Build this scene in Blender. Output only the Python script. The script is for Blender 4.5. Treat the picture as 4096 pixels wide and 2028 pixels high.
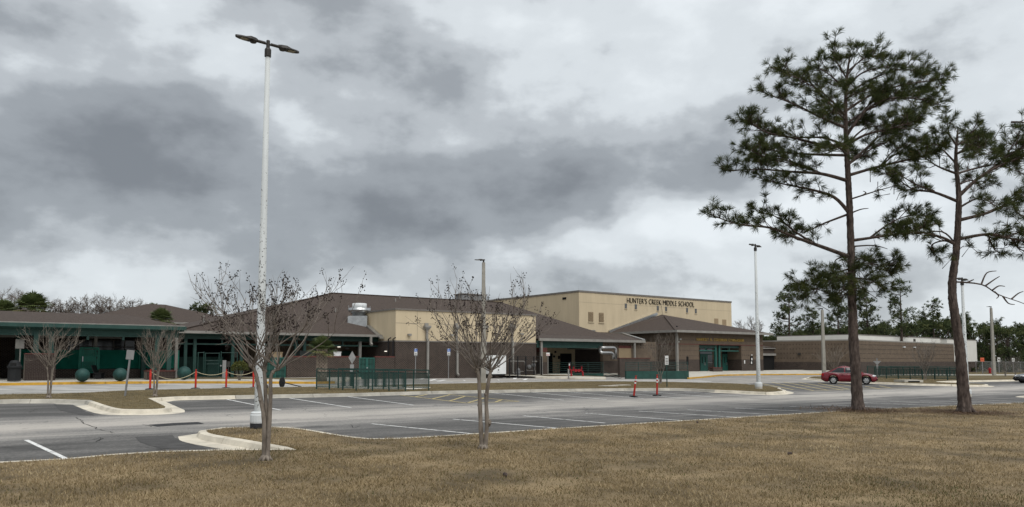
import bpy, bmesh, math, random
import numpy as np
from mathutils import Vector, Matrix, geometry
for o in list(bpy.data.objects): bpy.data.objects.remove(o)
SC = bpy.context.scene
COL = SC.collection
R = math.radians
# ---------------------------------------------------------------- camera
PITCH = math.atan(236/3076)
cam_d = bpy.data.cameras.new('camera'); cam = bpy.data.objects.new('camera', cam_d); COL.objects.link(cam)
cam.location = (0, 0, 2.0); cam.rotation_euler = (R(90)+PITCH, 0, 0)
cam_d.sensor_width = 36; cam_d.lens = 36*3076/4096; cam_d.shift_y = 190/4096
cam_d.clip_start = .1; cam_d.clip_end = 5000
SC.camera = cam
# ---------------------------------------------------------------- sky: overcast cloud deck over a Nishita sky
SUN_EL, SUN_AZ = R(58), R(150)          # azimuth from +Y towards +X
W = bpy.data.worlds.new('World'); SC.world = W; W.use_nodes = True
def build_world():
    nt = W.node_tree; nt.nodes.clear(); N = nt.nodes.new; L = nt.links.new
    def node(t, **k):
        n = N(t)
        for a, b in k.items(): setattr(n, a, b)
        return n
    def math_(op, a, b=None, c=None, clamp=False):
        n = node('ShaderNodeMath', operation=op, use_clamp=clamp)
        for i, x in enumerate((a, b, c)):
            if x is None: continue
            if isinstance(x, (int, float)): n.inputs[i].default_value = x
            else: L(x, n.inputs[i])
        return n.outputs[0]
    def vmath(op, a, b=None):
        n = node('ShaderNodeVectorMath', operation=op)
        for i, x in enumerate((a, b)):
            if x is None: continue
            if isinstance(x, tuple): n.inputs[i].default_value = x
            else: L(x, n.inputs[i])
        return n
    out = node('ShaderNodeOutputWorld'); bg = node('ShaderNodeBackground')
    sky = node('ShaderNodeTexSky', sky_type='NISHITA', sun_disc=False, sun_elevation=SUN_EL, sun_rotation=SUN_AZ)
    tc = node('ShaderNodeTexCoord')
    sep = node('ShaderNodeSeparateXYZ'); L(tc.outputs['Generated'], sep.inputs[0])
    zc = math_('ADD', math_('MAXIMUM', sep.outputs[2], 0.0), 0.26)
    px = math_('DIVIDE', sep.outputs[0], zc); py = math_('DIVIDE', sep.outputs[1], zc)
    cmb = node('ShaderNodeCombineXYZ'); L(px, cmb.inputs[0]); L(py, cmb.inputs[1])
    n1 = node('ShaderNodeTexNoise'); L(cmb.outputs[0], n1.inputs['Vector'])
    n1.inputs['Scale'].default_value = 1.25; n1.inputs['Detail'].default_value = 5; n1.inputs['Roughness'].default_value = .5; n1.inputs['Distortion'].default_value = .35
    n2 = node('ShaderNodeTexNoise'); mp = vmath('MULTIPLY', tc.outputs['Generated'], (1, 1, 1.75)); L(mp.outputs[0], n2.inputs['Vector'])
    n2.inputs['Scale'].default_value = 5.0; n2.inputs['Detail'].default_value = 9; n2.inputs['Roughness'].default_value = .53; n2.inputs['Distortion'].default_value = .0
    dens = math_('ADD', math_('MULTIPLY', math_('SUBTRACT', n1.outputs['Fac'], .5), .35), math_('MULTIPLY', math_('SUBTRACT', n2.outputs['Fac'], .5), 1.75))
    # big cloud masses, each a soft lobe on the sky sphere (warped by noise)
    wv = node('ShaderNodeTexNoise'); L(tc.outputs['Generated'], wv.inputs['Vector']); wv.inputs['Scale'].default_value = 3.2; wv.inputs['Detail'].default_value = 3
    wsub = vmath('SUBTRACT', wv.outputs['Color'], (.5, .5, .5)); wsc = vmath('MULTIPLY', wsub.outputs[0], (.28, .28, .16))
    dirw = vmath('ADD', tc.outputs['Generated'], wsc.outputs[0])
    lobes = []
    for (u, v, ru, rv, amp) in LOBES:
        a = (u-2048)/3076; b = (1204-v)/3076
        d = Vector((a, math.cos(PITCH)-b*math.sin(PITCH), math.sin(PITCH)+b*math.cos(PITCH))).normalized()
        s = vmath('SUBTRACT', dirw.outputs[0], tuple(d)); s = vmath('MULTIPLY', s.outputs[0], (3076/ru, 3076/ru, 3076/rv))
        dt = vmath('DOT_PRODUCT', s.outputs[0], s.outputs[0])
        e = math_('EXPONENT', math_('MULTIPLY', dt.outputs['Value'], -.7))
        lobes.append(math_('MULTIPLY', e, amp))
    for l in lobes: dens = math_('ADD', dens, l)
    ramp = node('ShaderNodeValToRGB'); L(math_('ADD', dens, .40, clamp=True), ramp.inputs[0])
    cr = ramp.color_ramp; cr.interpolation = 'EASE'
    for i, (p, c) in enumerate(((0, (.462, .490, .508)), (.26, (.394, .420, .438)), (.46, (.278, .297, .314)), (.66, (.190, .205, .220)), (1, (.120, .130, .142)))):
        e = cr.elements[i] if i < 2 else cr.elements.new(p)
        e.position = p; e.color = (*c, 1)
    ns = vmath('MULTIPLY', sky.outputs[0], (.05, .05, .05))
    mix = node('ShaderNodeMix', data_type='RGBA'); mix.inputs[0].default_value = .93
    L(ns.outputs[0], mix.inputs[6]); L(ramp.outputs[0], mix.inputs[7])
    L(mix.outputs[2], bg.inputs['Color']); bg.inputs['Strength'].default_value = 1.0
    L(bg.outputs[0], out.inputs[0])
# (pixel centre, half width, half height, darkness) of the large cloud masses seen over the school
LOBES = [(250, 600, 700, 280, .30), (1100, 820, 800, 160, .26), (2150, 680, 520, 170, .34), (1500, 380, 300, 150, .15), (640, 80, 420, 110, .18), (1250, 60, 260, 90, .20),
         (2900, 760, 300, 160, .12), (300, 150, 160, 90, -.10), (850, 330, 240, 110, -.16), (350, 330, 500, 160, .12), (2450, 240, 520, 240, -.22), (3800, 500, 500, 300, -.06), (1900, 100, 420, 110, -.14), (2950, 90, 300, 110, -.08), (3300, 260, 420, 120, .06), (3900, 180, 300, 130, .08), (600, 560, 900, 110, .10), (1700, 860, 700, 90, .14), (2750, 480, 260, 110, .08), (3250, 880, 480, 110, -.24), (1250, 900, 300, 60, -.12), (2350, 980, 420, 70, -.10),
         (350, 1010, 600, 90, .14), (3100, 250, 1300, 420, -.13), (2400, 1340, 2600, 100, -.10), (2700, 930, 500, 90, -.14)]
build_world()
sd = bpy.data.lights.new('sun', 'SUN'); sd.energy = 1.5; sd.angle = R(60); sd.color = (1, .975, .94)
sun = bpy.data.objects.new('sun', sd); COL.objects.link(sun)
sdir = Vector((math.sin(SUN_AZ)*math.cos(SUN_EL), math.cos(SUN_AZ)*math.cos(SUN_EL), math.sin(SUN_EL)))
sun.rotation_euler = sdir.to_track_quat('Z', 'Y').to_euler(); sun.location = (0, 0, 60)
SC.view_settings.view_transform = 'Standard'; SC.view_settings.look = 'None'; SC.view_settings.exposure = .9; SC.view_settings.gamma = 1
# ---------------------------------------------------------------- survey: the site is a plane that falls to the right and rises to the school
def G(x, y): return -.05-.012*x+.006*y
def ray(u, v):
    a = (u-2048)/3076; b = (1204-v)/3076
    return a, math.cos(PITCH)-b*math.sin(PITCH), math.sin(PITCH)+b*math.cos(PITCH)
def gp(u, v, o=0):
    dx, dy, dz = ray(u, v); t = (o-2.05)/(dz+.012*dx-.006*dy); return Vector((t*dx, t*dy, 2+t*dz))
def at(u, v, d):
    dx, dy, dz = ray(u, v); t = d/dy; return Vector((t*dx, d, 2+t*dz))
PHI = R(37)
class Frame:
    """a site frame: origin and direction of a wall line; s runs along, t away from the street"""
    def __init__(s, o, ang=PHI):
        s.o = Vector(o); s.a = ang; s.x = Vector((math.cos(ang), math.sin(ang), 0)); s.y = Vector((-math.sin(ang), math.cos(ang), 0))
    def p(s, a, t=0, z=0): return s.o+s.x*a+s.y*t+Vector((0, 0, z))
    def loc(s, w): d = Vector(w)-s.o; return d.dot(s.x), d.dot(s.y), d.z
    def sz(s, u, v, t=0):
        d = Vector(ray(u, v)); o = s.o+s.y*t; n = s.y
        k = (o-Vector((0, 0, 2))).dot(n)/d.dot(n); w = Vector((0, 0, 2))+d*k; l = s.loc(w)
        return l[0], l[2]
# ---------------------------------------------------------------- mesh helpers
class MB:
    def __init__(s): s.v = []; s.f = []; s.tone = []; s.uset = False
    def add(s, vs, fs, tone=None):
        b = len(s.v); s.v += [tuple(x) for x in vs]; s.f += [tuple(i+b for i in f) for f in fs]
        if tone is not None: s.uset = True
        s.tone += [tone or 0.0]*len(fs)
        return s
    def box(s, x0, x1, y0, y1, z0, z1, tone=None):
        return s.add([(x0, y0, z0), (x1, y0, z0), (x1, y1, z0), (x0, y1, z0), (x0, y0, z1), (x1, y0, z1), (x1, y1, z1), (x0, y1, z1)],
                     [(0, 3, 2, 1), (4, 5, 6, 7), (0, 1, 5, 4), (1, 2, 6, 5), (2, 3, 7, 6), (3, 0, 4, 7)], tone)
    def bar(s, a, b, w, h=None, up=(0, 0, 1)):
        a = Vector(a); b = Vector(b); h = h or w; d = (b-a).normalized(); sd_ = d.cross(Vector(up))
        if sd_.length < 1e-4: sd_ = d.cross(Vector((1, 0, 0)))
        sd_.normalize(); u = sd_.cross(d); vs = []
        for p in (a, b):
            for i, j in ((-1, -1), (1, -1), (1, 1), (-1, 1)): vs.append(p+sd_*(i*w/2)+u*(j*h/2))
        return s.add(vs, [(0, 1, 2, 3), (7, 6, 5, 4), (0, 4, 5, 1), (1, 5, 6, 2), (2, 6, 7, 3), (3, 7, 4, 0)])
    def tube(s, pts, rad, n=6, cap=True, tone=None):
        pts = [Vector(p) for p in pts]
        if isinstance(rad, (int, float)): rad = [rad]*len(pts)
        vs = []; ref = None
        for i, p in enumerate(pts):
            d = (pts[min(i+1, len(pts)-1)]-pts[max(i-1, 0)])
            if d.length < 1e-9: d = Vector((0, 0, 1))
            d.normalize()
            if ref is None: ref = d.cross(Vector((0, 0, 1)) if abs(d.z) < .9 else Vector((1, 0, 0)))
            ref = (ref-d*ref.dot(d))
            if ref.length < 1e-6: ref = d.orthogonal()
            ref.normalize(); b = d.cross(ref)
            for k in range(n):
                a = 2*math.pi*k/n; vs.append(p+(ref*math.cos(a)+b*math.sin(a))*rad[i])
        fs = []
        for i in range(len(pts)-1):
            for k in range(n):
                fs.append((i*n+k, i*n+(k+1) % n, (i+1)*n+(k+1) % n, (i+1)*n+k))
        if cap and n > 2: fs += [tuple(range(n-1, -1, -1)), tuple(range((len(pts)-1)*n, len(pts)*n))]
        return s.add(vs, fs, tone)
    def lathe(s, prof, n=16, c=(0, 0, 0), axis='z'):
        vs = []
        for r, z in prof:
            for k in range(n):
                a = 2*math.pi*k/n; x, y = r*math.cos(a), r*math.sin(a)
                p = (x, y, z) if axis == 'z' else ((x, z, y) if axis == 'y' else (z, x, y))
                vs.append((p[0]+c[0], p[1]+c[1], p[2]+c[2]))
        fs = [(i*n+k, i*n+(k+1) % n, (i+1)*n+(k+1) % n, (i+1)*n+k) for i in range(len(prof)-1) for k in range(n)]
        fs += [tuple(range(n-1, -1, -1)), tuple(range((len(prof)-1)*n, len(prof)*n))]
        return s.add(vs, fs)
    def sphere(s, c, r, n=20, m=12, sz=1):
        return s.lathe([(max(r*math.sin(math.pi*i/m), 1e-4), -r*sz*math.cos(math.pi*i/m)) for i in range(m+1)], n, c)
    def prism(s, poly, z0, z1):
        n = len(poly); vs = [(x, y, z0) for x, y in poly]+[(x, y, z1) for x, y in poly]
        return s.add(vs, [tuple(range(n-1, -1, -1)), tuple(range(n, 2*n))]+[(i, (i+1) % n, n+(i+1) % n, n+i) for i in range(n)])
    def sheet(s, pts):
        """a polygon (any outline) of 3-d points, triangulated"""
        tri = geometry.tessellate_polygon([[Vector(p) for p in pts]])
        return s.add(pts, [t for t in tri])
    def slab(s, pts, th):
        """a roof or paving plane of 3-d points given thickness downwards"""
        n = len(pts); lo = [Vector(p)-Vector((0, 0, th)) for p in pts]
        return s.add(list(pts)+lo, [tuple(range(n)), tuple(range(2*n-1, n-1, -1))]+[(i, n+i, n+(i+1) % n, (i+1) % n) for i in range(n)])
    def build(s, name, mat, parent=None, smooth=False):
        me = bpy.data.meshes.new(name); me.from_pydata(s.v, [], s.f)
        if s.uset:
            at_ = me.attributes.new('tone', 'FLOAT', 'FACE'); at_.data.foreach_set('value', s.tone)
        if smooth: me.polygons.foreach_set('use_smooth', [True]*len(me.polygons))
        bm = bmesh.new(); bm.from_mesh(me)
        if len(bm.faces) < 5000: bmesh.ops.recalc_face_normals(bm, faces=bm.faces)
        bm.to_mesh(me); bm.free()
        me.update(); o = bpy.data.objects.new(name, me); COL.objects.link(o)
        if mat is not None: me.materials.append(M[mat] if isinstance(mat, str) else mat)
        if parent is not None: o.parent = parent
        return o
def tag(o, label=None, cat=None, group=None, kind=None):
    if label: o['label'] = label
    if cat: o['category'] = cat
    if group: o['group'] = group
    if kind: o['kind'] = kind
    return o
def thing(name, label, cat, loc=(0, 0, 0), rz=0, group=None):
    o = bpy.data.objects.new(name, None); COL.objects.link(o); o.empty_display_size = .3
    o.location = loc; o.rotation_euler = (0, 0, rz); return tag(o, label, cat, group)
def dup(root, loc=None, rz=None, label=None, scale=None):
    def cp(o, par):
        c = o.copy(); COL.objects.link(c); c.parent = par
        for ch in o.children: cp(ch, c)
        return c
    r = cp(root, None)
    if loc is not None: r.location = loc
    if rz is not None: r.rotation_euler = (0, 0, rz)
    if scale is not None: r.scale = scale if isinstance(scale, tuple) else (scale,)*3
    if label: r['label'] = label
    return r
def piece(o, parent, loc=(0, 0, 0), rot=None, scale=None):
    c = bpy.data.objects.new(o.name.split('.')[0], o.data); COL.objects.link(c); c.parent = parent; c.location = loc
    if rot is not None: c.rotation_euler = rot
    if scale is not None: c.scale = scale
    return c
_fc = {}
def text_mesh(txt, size, depth, sx=1.0, offset=0.0):
    """letters as meshes: list of (mesh, x position), total width; lettering stands in the x-z plane facing -y"""
    res = []; x = 0
    for ch in txt:
        if ch == ' ': x += size*.34*sx; continue
        cu = bpy.data.curves.new('letter', 'FONT'); cu.body = ch; cu.size = size; cu.extrude = depth/2; cu.offset = offset; cu.resolution_u = 3
        ob = bpy.data.objects.new('letter', cu); COL.objects.link(ob)
        me = bpy.data.meshes.new_from_object(ob); bpy.data.objects.remove(ob); bpy.data.curves.remove(cu)
        xs = [v.co.x for v in me.vertices]; x0, x1 = min(xs), max(xs)
        for v in me.vertices: v.co = Vector(((v.co.x-x0)*sx, -v.co.z, v.co.y))
        res.append((me, x)); x += (x1-x0)*sx+size*.16*sx
    return res, x
def lettering(txt, size, depth, mat, parent, x, y, z, width=None, sx=1.0, offset=0.0):
    if width:
        _, w = text_mesh(txt, size, depth, 1.0, offset); sx = width/w
    ls, w = text_mesh(txt, size, depth, sx, offset)
    for me, lx in ls:
        me.materials.append(M[mat]); o = bpy.data.objects.new('letter', me); COL.objects.link(o); o.parent = parent; o.location = (x+lx, y, z)
# ---------------------------------------------------------------- materials
M = {}
def mat(name, c, rough=.8, var=.15, scale=3.0, bump=0.0, bscale=40.0, metal=0.0, c2=None, spec=.3, coords='Object', stretch=(1, 1, 1), emit=0, detail=6, lo=.35, hi=.65):
    m = bpy.data.materials.new(name); m.use_nodes = True; nt = m.node_tree; N = nt.nodes.new; L = nt.links.new
    b = nt.nodes['Principled BSDF']; b.inputs['Roughness'].default_value = rough; b.inputs['Metallic'].default_value = metal
    b.inputs['Specular IOR Level'].default_value = spec
    tc = N('ShaderNodeTexCoord'); mp = N('ShaderNodeMapping'); mp.inputs['Scale'].default_value = stretch; L(tc.outputs[coords], mp.inputs[0])
    no = N('ShaderNodeTexNoise'); no.inputs['Scale'].default_value = scale; no.inputs['Detail'].default_value = detail; no.inputs['Roughness'].default_value = .62; L(mp.outputs[0], no.inputs[0])
    rp = N('ShaderNodeValToRGB'); L(no.outputs['Fac'], rp.inputs[0]); rp.color_ramp.elements[0].position = lo; rp.color_ramp.elements[1].position = hi
    a = tuple(x*(1-var) for x in c); d = c2 or tuple(min(1, x*(1+var)) for x in c)
    rp.color_ramp.elements[0].color = (*a, 1); rp.color_ramp.elements[1].color = (*d, 1)
    L(rp.outputs[0], b.inputs['Base Color'])
    if emit: b.inputs['Emission Color'].default_value = (*c, 1); b.inputs['Emission Strength'].default_value = emit
    if bump:
        n2 = N('ShaderNodeTexNoise'); n2.inputs['Scale'].default_value = bscale; n2.inputs['Detail'].default_value = 4; L(mp.outputs[0], n2.inputs[0])
        bp = N('ShaderNodeBump'); bp.inputs['Strength'].default_value = bump; bp.inputs['Distance'].default_value = .02; L(n2.outputs['Fac'], bp.inputs['Height']); L(bp.outputs[0], b.inputs['Normal'])
    M[name] = m; return m
def tone_mat(name, stops, rough=.8, spec=.2, trans=0.0):
    """colour from the per-face 'tone' number (each leaf or blade has a colour of its own)"""
    m = bpy.data.materials.new(name); m.use_nodes = True; nt = m.node_tree; N = nt.nodes.new; L = nt.links.new
    b = nt.nodes['Principled BSDF']; b.inputs['Roughness'].default_value = rough; b.inputs['Specular IOR Level'].default_value = spec
    a = N('ShaderNodeAttribute'); a.attribute_name = 'tone'; rp = N('ShaderNodeValToRGB'); L(a.outputs['Fac'], rp.inputs[0])
    for i, (p, c) in enumerate(stops):
        e = rp.color_ramp.elements[i] if i < 2 else rp.color_ramp.elements.new(p)
        e.position = p; e.color = (*c, 1)
    L(rp.outputs[0], b.inputs['Base Color'])
    if trans:
        tr = N('ShaderNodeBsdfTranslucent'); L(rp.outputs[0], tr.inputs[0]); mx = N('ShaderNodeMixShader'); mx.inputs[0].default_value = trans
        L(b.outputs[0], mx.inputs[1]); L(tr.outputs[0], mx.inputs[2]); L(mx.outputs[0], nt.nodes['Material Output'].inputs[0])
    M[name] = m; return m
def brick_mat(name, c1, c2, mortar, bw=.22, bh=.088, msize=.012, holes=None, soldier=None):
    m = bpy.data.materials.new(name); m.use_nodes = True; nt = m.node_tree; N = nt.nodes.new; L = nt.links.new
    b = nt.nodes['Principled BSDF']; b.inputs['Roughness'].default_value = .85; b.inputs['Specular IOR Level'].default_value = .2
    tc = N('ShaderNodeTexCoord'); sp = N('ShaderNodeSeparateXYZ'); L(tc.outputs['Object'], sp.inputs[0])
    ad = N('ShaderNodeMath'); L(sp.outputs[0], ad.inputs[0]); L(sp.outputs[1], ad.inputs[1])
    cb = N('ShaderNodeCombineXYZ'); L(ad.outputs[0], cb.inputs[0]); L(sp.outputs[2], cb.inputs[1])
    br = N('ShaderNodeTexBrick'); L(cb.outputs[0], br.inputs['Vector']); br.inputs['Scale'].default_value = 1
    br.inputs['Brick Width'].default_value = bw; br.inputs['Row Height'].default_value = bh; br.inputs['Mortar Size'].default_value = msize; br.inputs['Mortar Smooth'].default_value = .15
    br.inputs['Color1'].default_value = (*c1, 1); br.inputs['Color2'].default_value = (*c2, 1); br.inputs['Mortar'].default_value = (*mortar, 1)
    no = N('ShaderNodeTexNoise'); no.inputs['Scale'].default_value = 1.3; no.inputs['Detail'].default_value = 5; L(tc.outputs['Object'], no.inputs[0])
    mx = N('ShaderNodeMix'); mx.data_type = 'RGBA'; mx.blend_type = 'MULTIPLY'; mx.inputs[0].default_value = .45
    rp = N('ShaderNodeValToRGB'); rp.color_ramp.elements[0].position = .3; rp.color_ramp.elements[1].position = .7; rp.color_ramp.elements[0].color = (.6, .6, .6, 1); rp.color_ramp.elements[1].color = (1.15, 1.13, 1.1, 1)
    L(no.outputs['Fac'], rp.inputs[0]); L(br.outputs['Color'], mx.inputs[6]); L(rp.outputs[0], mx.inputs[7]); L(mx.outputs[2], b.inputs['Base Color'])
    bp = N('ShaderNodeBump'); bp.inputs['Strength'].default_value = .6; bp.inputs['Distance'].default_value = .01; bp.invert = True; L(br.outputs['Fac'], bp.inputs['Height']); L(bp.outputs[0], b.inputs['Normal'])
    M[name] = m
mat('cream', (.53, .44, .30), .9, .06, 1.3, .15, 60, stretch=(1, 1, .14), detail=8)
mat('coping', (.16, .145, .13), .6, .15, 2)
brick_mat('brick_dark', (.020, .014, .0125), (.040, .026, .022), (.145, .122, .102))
brick_mat('brick_tan', (.128, .097, .071), (.150, .113, .082), (.118, .093, .071))
mat('brick_piece', (.030, .020, .017), .85, .35, 9, .3, 60)
mat('mortar', (.155, .13, .108), .9, .15, 8)
mat('brick_red', (.105, .036, .030), .85, .3, 6)
def asphalt_mat():
    m = bpy.data.materials.new('asphalt'); m.use_nodes = True; nt = m.node_tree; N = nt.nodes.new; L = nt.links.new
    b = nt.nodes['Principled BSDF']; b.inputs['Roughness'].default_value = .82; b.inputs['Specular IOR Level'].default_value = .25
    tc = N('ShaderNodeTexCoord'); mp = N('ShaderNodeMapping'); mp.vector_type = 'TEXTURE'; mp.inputs['Rotation'].default_value = (0, 0, PHI); mp.inputs['Location'].default_value = (-2.87, 17.18, 0); L(tc.outputs['Object'], mp.inputs[0])
    sp = N('ShaderNodeSeparateXYZ'); L(mp.outputs[0], sp.inputs[0])
    def M2(op, a, c=None, clamp=False):
        n = N('ShaderNodeMath'); n.operation = op; n.use_clamp = clamp
        for i, x in enumerate((a, c)):
            if x is None: continue
            if isinstance(x, (int, float)): n.inputs[i].default_value = x
            else: L(x, n.inputs[i])
        return n.outputs[0]
    def noise(scale, st=(1, 1, 1), det=5, ro=.6):
        mm = N('ShaderNodeMapping'); mm.inputs['Scale'].default_value = st; L(mp.outputs[0], mm.inputs[0])
        n = N('ShaderNodeTexNoise'); n.inputs['Scale'].default_value = scale; n.inputs['Detail'].default_value = det; n.inputs['Roughness'].default_value = ro; L(mm.outputs[0], n.inputs[0]); return n.outputs['Fac']
    t = M2('ADD', sp.outputs[1], M2('MULTIPLY', M2('SUBTRACT', noise(.22, (1, 1, 1), 3), .5), 4.0))
    # the driving lane through the middle of the lot is worn pale, the stalls keep their dark seal coat
    lane = M2('SUBTRACT', 1.0, M2('DIVIDE', M2('ABSOLUTE', M2('SUBTRACT', t, 8.8)), 5.0), True)
    far = M2('MULTIPLY', M2('GREATER_THAN', sp.outputs[1], 23.0), .62)
    lane = M2('MAXIMUM', lane, far)
    streak = noise(.75, (.16, 1.5, 1), 6, .62); blot = noise(.35, (.6, 1, 1), 5); fine = noise(16, (1, 1, 1), 5, .7)
    v = M2('ADD', M2('MULTIPLY', lane, .80), M2('MULTIPLY', M2('SUBTRACT', streak, .5), 1.35))
    v = M2('ADD', v, M2('MULTIPLY', M2('SUBTRACT', blot, .5), .7)); v = M2('ADD', v, M2('MULTIPLY', M2('SUBTRACT', fine, .5), 1.0)); v = M2('ADD', v, .17, True)
    def voro(scale, feat, warp):
        nn = N('ShaderNodeTexNoise'); nn.inputs['Scale'].default_value = .8; nn.inputs['Detail'].default_value = 5; L(mp.outputs[0], nn.inputs[0])
        sc = N('ShaderNodeVectorMath'); sc.operation = 'SCALE'; L(nn.outputs['Color'], sc.inputs[0]); sc.inputs['Scale'].default_value = warp
        ad = N('ShaderNodeVectorMath'); L(mp.outputs[0], ad.inputs[0]); L(sc.outputs[0], ad.inputs[1])
        vo = N('ShaderNodeTexVoronoi'); vo.feature = feat; vo.inputs['Scale'].default_value = scale; L(ad.outputs[0], vo.inputs['Vector']); return vo.outputs['Distance']
    spot = M2('SUBTRACT', 1.0, M2('DIVIDE', voro(.42, 'F1', .5), .26), True)                 # oil drips in the bays
    v = M2('SUBTRACT', v, M2('MULTIPLY', spot, .30), True)
    net = M2('MULTIPLY', M2('LESS_THAN', voro(.21, 'DISTANCE_TO_EDGE', 2.2), .0045), M2('GREATER_THAN', noise(.09, (1, 1, 1), 2), .50))   # hairline cracking
    v = M2('SUBTRACT', v, M2('MULTIPLY', net, .35), True)
    rp = N('ShaderNodeValToRGB'); L(v, rp.inputs[0])
    for i, (p, c) in enumerate(((0, (.068, .066, .063)), (.25, (.108, .104, .099)), (.5, (.200, .192, .180)), (1, (.40, .372, .335)))):
        e = rp.color_ramp.elements[i] if i < 2 else rp.color_ramp.elements.new(p)
        e.position = p; e.color = (*c, 1)
    L(rp.outputs[0], b.inputs['Base Color'])
    bp = N('ShaderNodeBump'); bp.inputs['Strength'].default_value = .35; bp.inputs['Distance'].default_value = .01; L(noise(55, (1, 1, 1), 3), bp.inputs['Height']); L(bp.outputs[0], b.inputs['Normal'])
    M['asphalt'] = m
asphalt_mat()
mat('asphalt_seal', (.064, .062, .060), .9, .22, 3, .3, 50)
mat('asphalt_patch', (.030, .030, .032), .9, .35, 14, .5, 50)
mat('crack', (.022, .021, .02), .95, .2, 10)
mat('concrete_road', (.33, .32, .30), .85, .34, .5, .2, 40, c2=(.43, .42, .40), stretch=(1, 1.6, 1), detail=9)
mat('concrete', (.43, .405, .35), .85, .17, 1.6, .2, 50, detail=9)
mat('kerb_concrete', (.52, .475, .39), .85, .26, 1.4, .25, 30, detail=9, lo=.3)
mat('kerb_worn_shaded', (.36, .34, .295), .85, .26, 1.2, .25, 30, detail=9)  # weathered grey, darkened further to paint in the shade on the kerb faces
mat('kerb_yellow', (.42, .235, .028), .75, .25, 2.4, .15, 40, detail=9)
mat('kerb_blue', (.03, .09, .32), .7, .2, 3)
mat('paint_white', (.62, .62, .60), .7, .62, 6, 0, c2=(.68, .68, .66), detail=12, lo=.36, hi=.46)
mat('paint_yellow', (.46, .37, .17), .75, .6, 6, 0, c2=(.50, .41, .20), detail=12, lo=.38, hi=.5)
mat('soil_grass', (.134, .100, .056), .95, .32, .7, .8, 45, c2=(.262, .193, .106), detail=12)
mat('median_grass', (.095, .075, .034), .95, .3, 1.4, .8, 30, c2=(.160, .122, .058), detail=10)
mat('shingle', (.058, .043, .035), .9, .32, 5, .6, 18, stretch=(1, 1, 7), detail=9)
mat('gutter', (.235, .225, .205), .6, .12, 2)
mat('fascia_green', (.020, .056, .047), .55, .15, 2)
mat('door_green', (.024, .105, .086), .5, .12, 2)
mat('green', (.014, .165, .118), .5, .15, 2)
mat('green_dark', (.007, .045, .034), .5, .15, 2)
mat('green_rail', (.016, .046, .039), .5, .15, 3)
mat('green_wall', (.018, .058, .047), .7, .2, 1.5)
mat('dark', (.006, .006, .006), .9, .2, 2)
mat('black_metal', (.012, .012, .013), .5, .2, 3)
mat('grey_metal', (.22, .22, .22), .5, .15, 3, metal=.3)
mat('galv', (.45, .46, .46), .35, .15, 4, metal=.85)
mat('silver_duct', (.42, .42, .41), .38, .1, 6, metal=.9)
mat('white_paint', (.58, .60, .60), .5, .06, 2)
mat('white_wall', (.60, .59, .55), .8, .04, .8)
mat('lamp_grey', (.030, .027, .024), .5, .15, 4)
mat('lamp_lens', (.20, .18, .12), .3, .1, 30)
mat('lamp_lit', (1, .93, .8), .5, 0, 1, emit=.5)
mat('pole_grey', (.30, .285, .25), .8, .12, 2)
mat('red_plastic', (.40, .026, .016), .5, .15, 5)
mat('red_paint', (.26, .010, .014), .45, .2, 6)
mat('rubber', (.010, .010, .010), .85, .2, 8)
mat('rope', (.42, .37, .24), .9, .2, 20)
mat('car_red', (.135, .005, .012), .22, .04, 3, spec=.6)
mat('car_black', (.010, .011, .012), .2, .04, 3, spec=.6)
mat('glass', (.012, .016, .018), .06, .1, 2, spec=.7)
mat('window_glass', (.07, .08, .085), .1, .2, 2, spec=.6)
mat('chrome', (.6, .6, .6), .2, .05, 3, metal=.9)
mat('lens', (.55, .56, .58), .12, .1, 10, spec=.7)
mat('tail_red', (.30, .004, .006), .2, .1, 10)
mat('tan_panel', (.28, .21, .13), .85, .06, 2)
mat('letter_dark', (.045, .040, .032), .6, .1, 3)
mat('letter_gold', (.36, .24, .055), .4, .15, 3)
mat('sign_white', (.62, .62, .60), .6, .06, 5)
mat('sign_blue', (.02, .11, .42), .5, .06, 5)
mat('sign_red', (.50, .03, .02), .5, .06, 5)
mat('sign_orange', (.55, .13, .06), .5, .1, 5)
mat('sign_back', (.26, .26, .255), .5, .12, 5, metal=.3)
mat('bin_grey', (.010, .011, .012), .7, .15, 5)
mat('ball_green', (.012, .046, .040), .6, .35, 2.2, .1, 20)
mat('box_white', (.68, .69, .68), .5, .04, 3)
mat('mesh_dark', (.020, .026, .024), .7, .1, 3)
mat('bark_pine', (.060, .043, .036), .95, .5, 9, 1.0, 14, c2=(.120, .092, .078), stretch=(1, 1, .35), detail=8)
mat('bark_myrtle', (.170, .140, .112), .9, .35, 9, .6, 25, c2=(.240, .205, .170), stretch=(1, 1, .4), detail=8)
mat('twig', (.160, .138, .118), .9, .3, 7)
mat('bark_grey', (.13, .115, .10), .95, .3, 5)
mat('capsule', (.016, .010, .009), .9, .3, 30)
mat('palm_trunk', (.16, .125, .095), .95, .4, 7, .8, 18)
mat('palm_boot', (.30, .25, .20), .9, .3, 7)
tone_mat('needles', ((0, (.032, .046, .016)), (.45, (.070, .088, .028)), (.8, (.125, .128, .040)), (1, (.20, .13, .05))), .6, .25, .45)
tone_mat('far_needles', ((0, (.028, .042, .018)), (.5, (.072, .094, .036)), (1, (.155, .165, .066))), .7, .2, .35)
tone_mat('palm_leaf', ((0, (.050, .072, .024)), (.6, (.105, .130, .045)), (1, (.22, .18, .08))), .5, .3, .2)
tone_mat('shrub_leaf', ((0, (.03, .036, .008)), (.6, (.07, .078, .015)), (1, (.12, .115, .028))), .6, .25, .2)
tone_mat('blade', ((0, (.075, .084, .028)), (.2, (.130, .099, .047)), (.5, (.248, .187, .102)), (.8, (.40, .312, .182)), (1, (.55, .46, .30))), .8, .15, .2)
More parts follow.
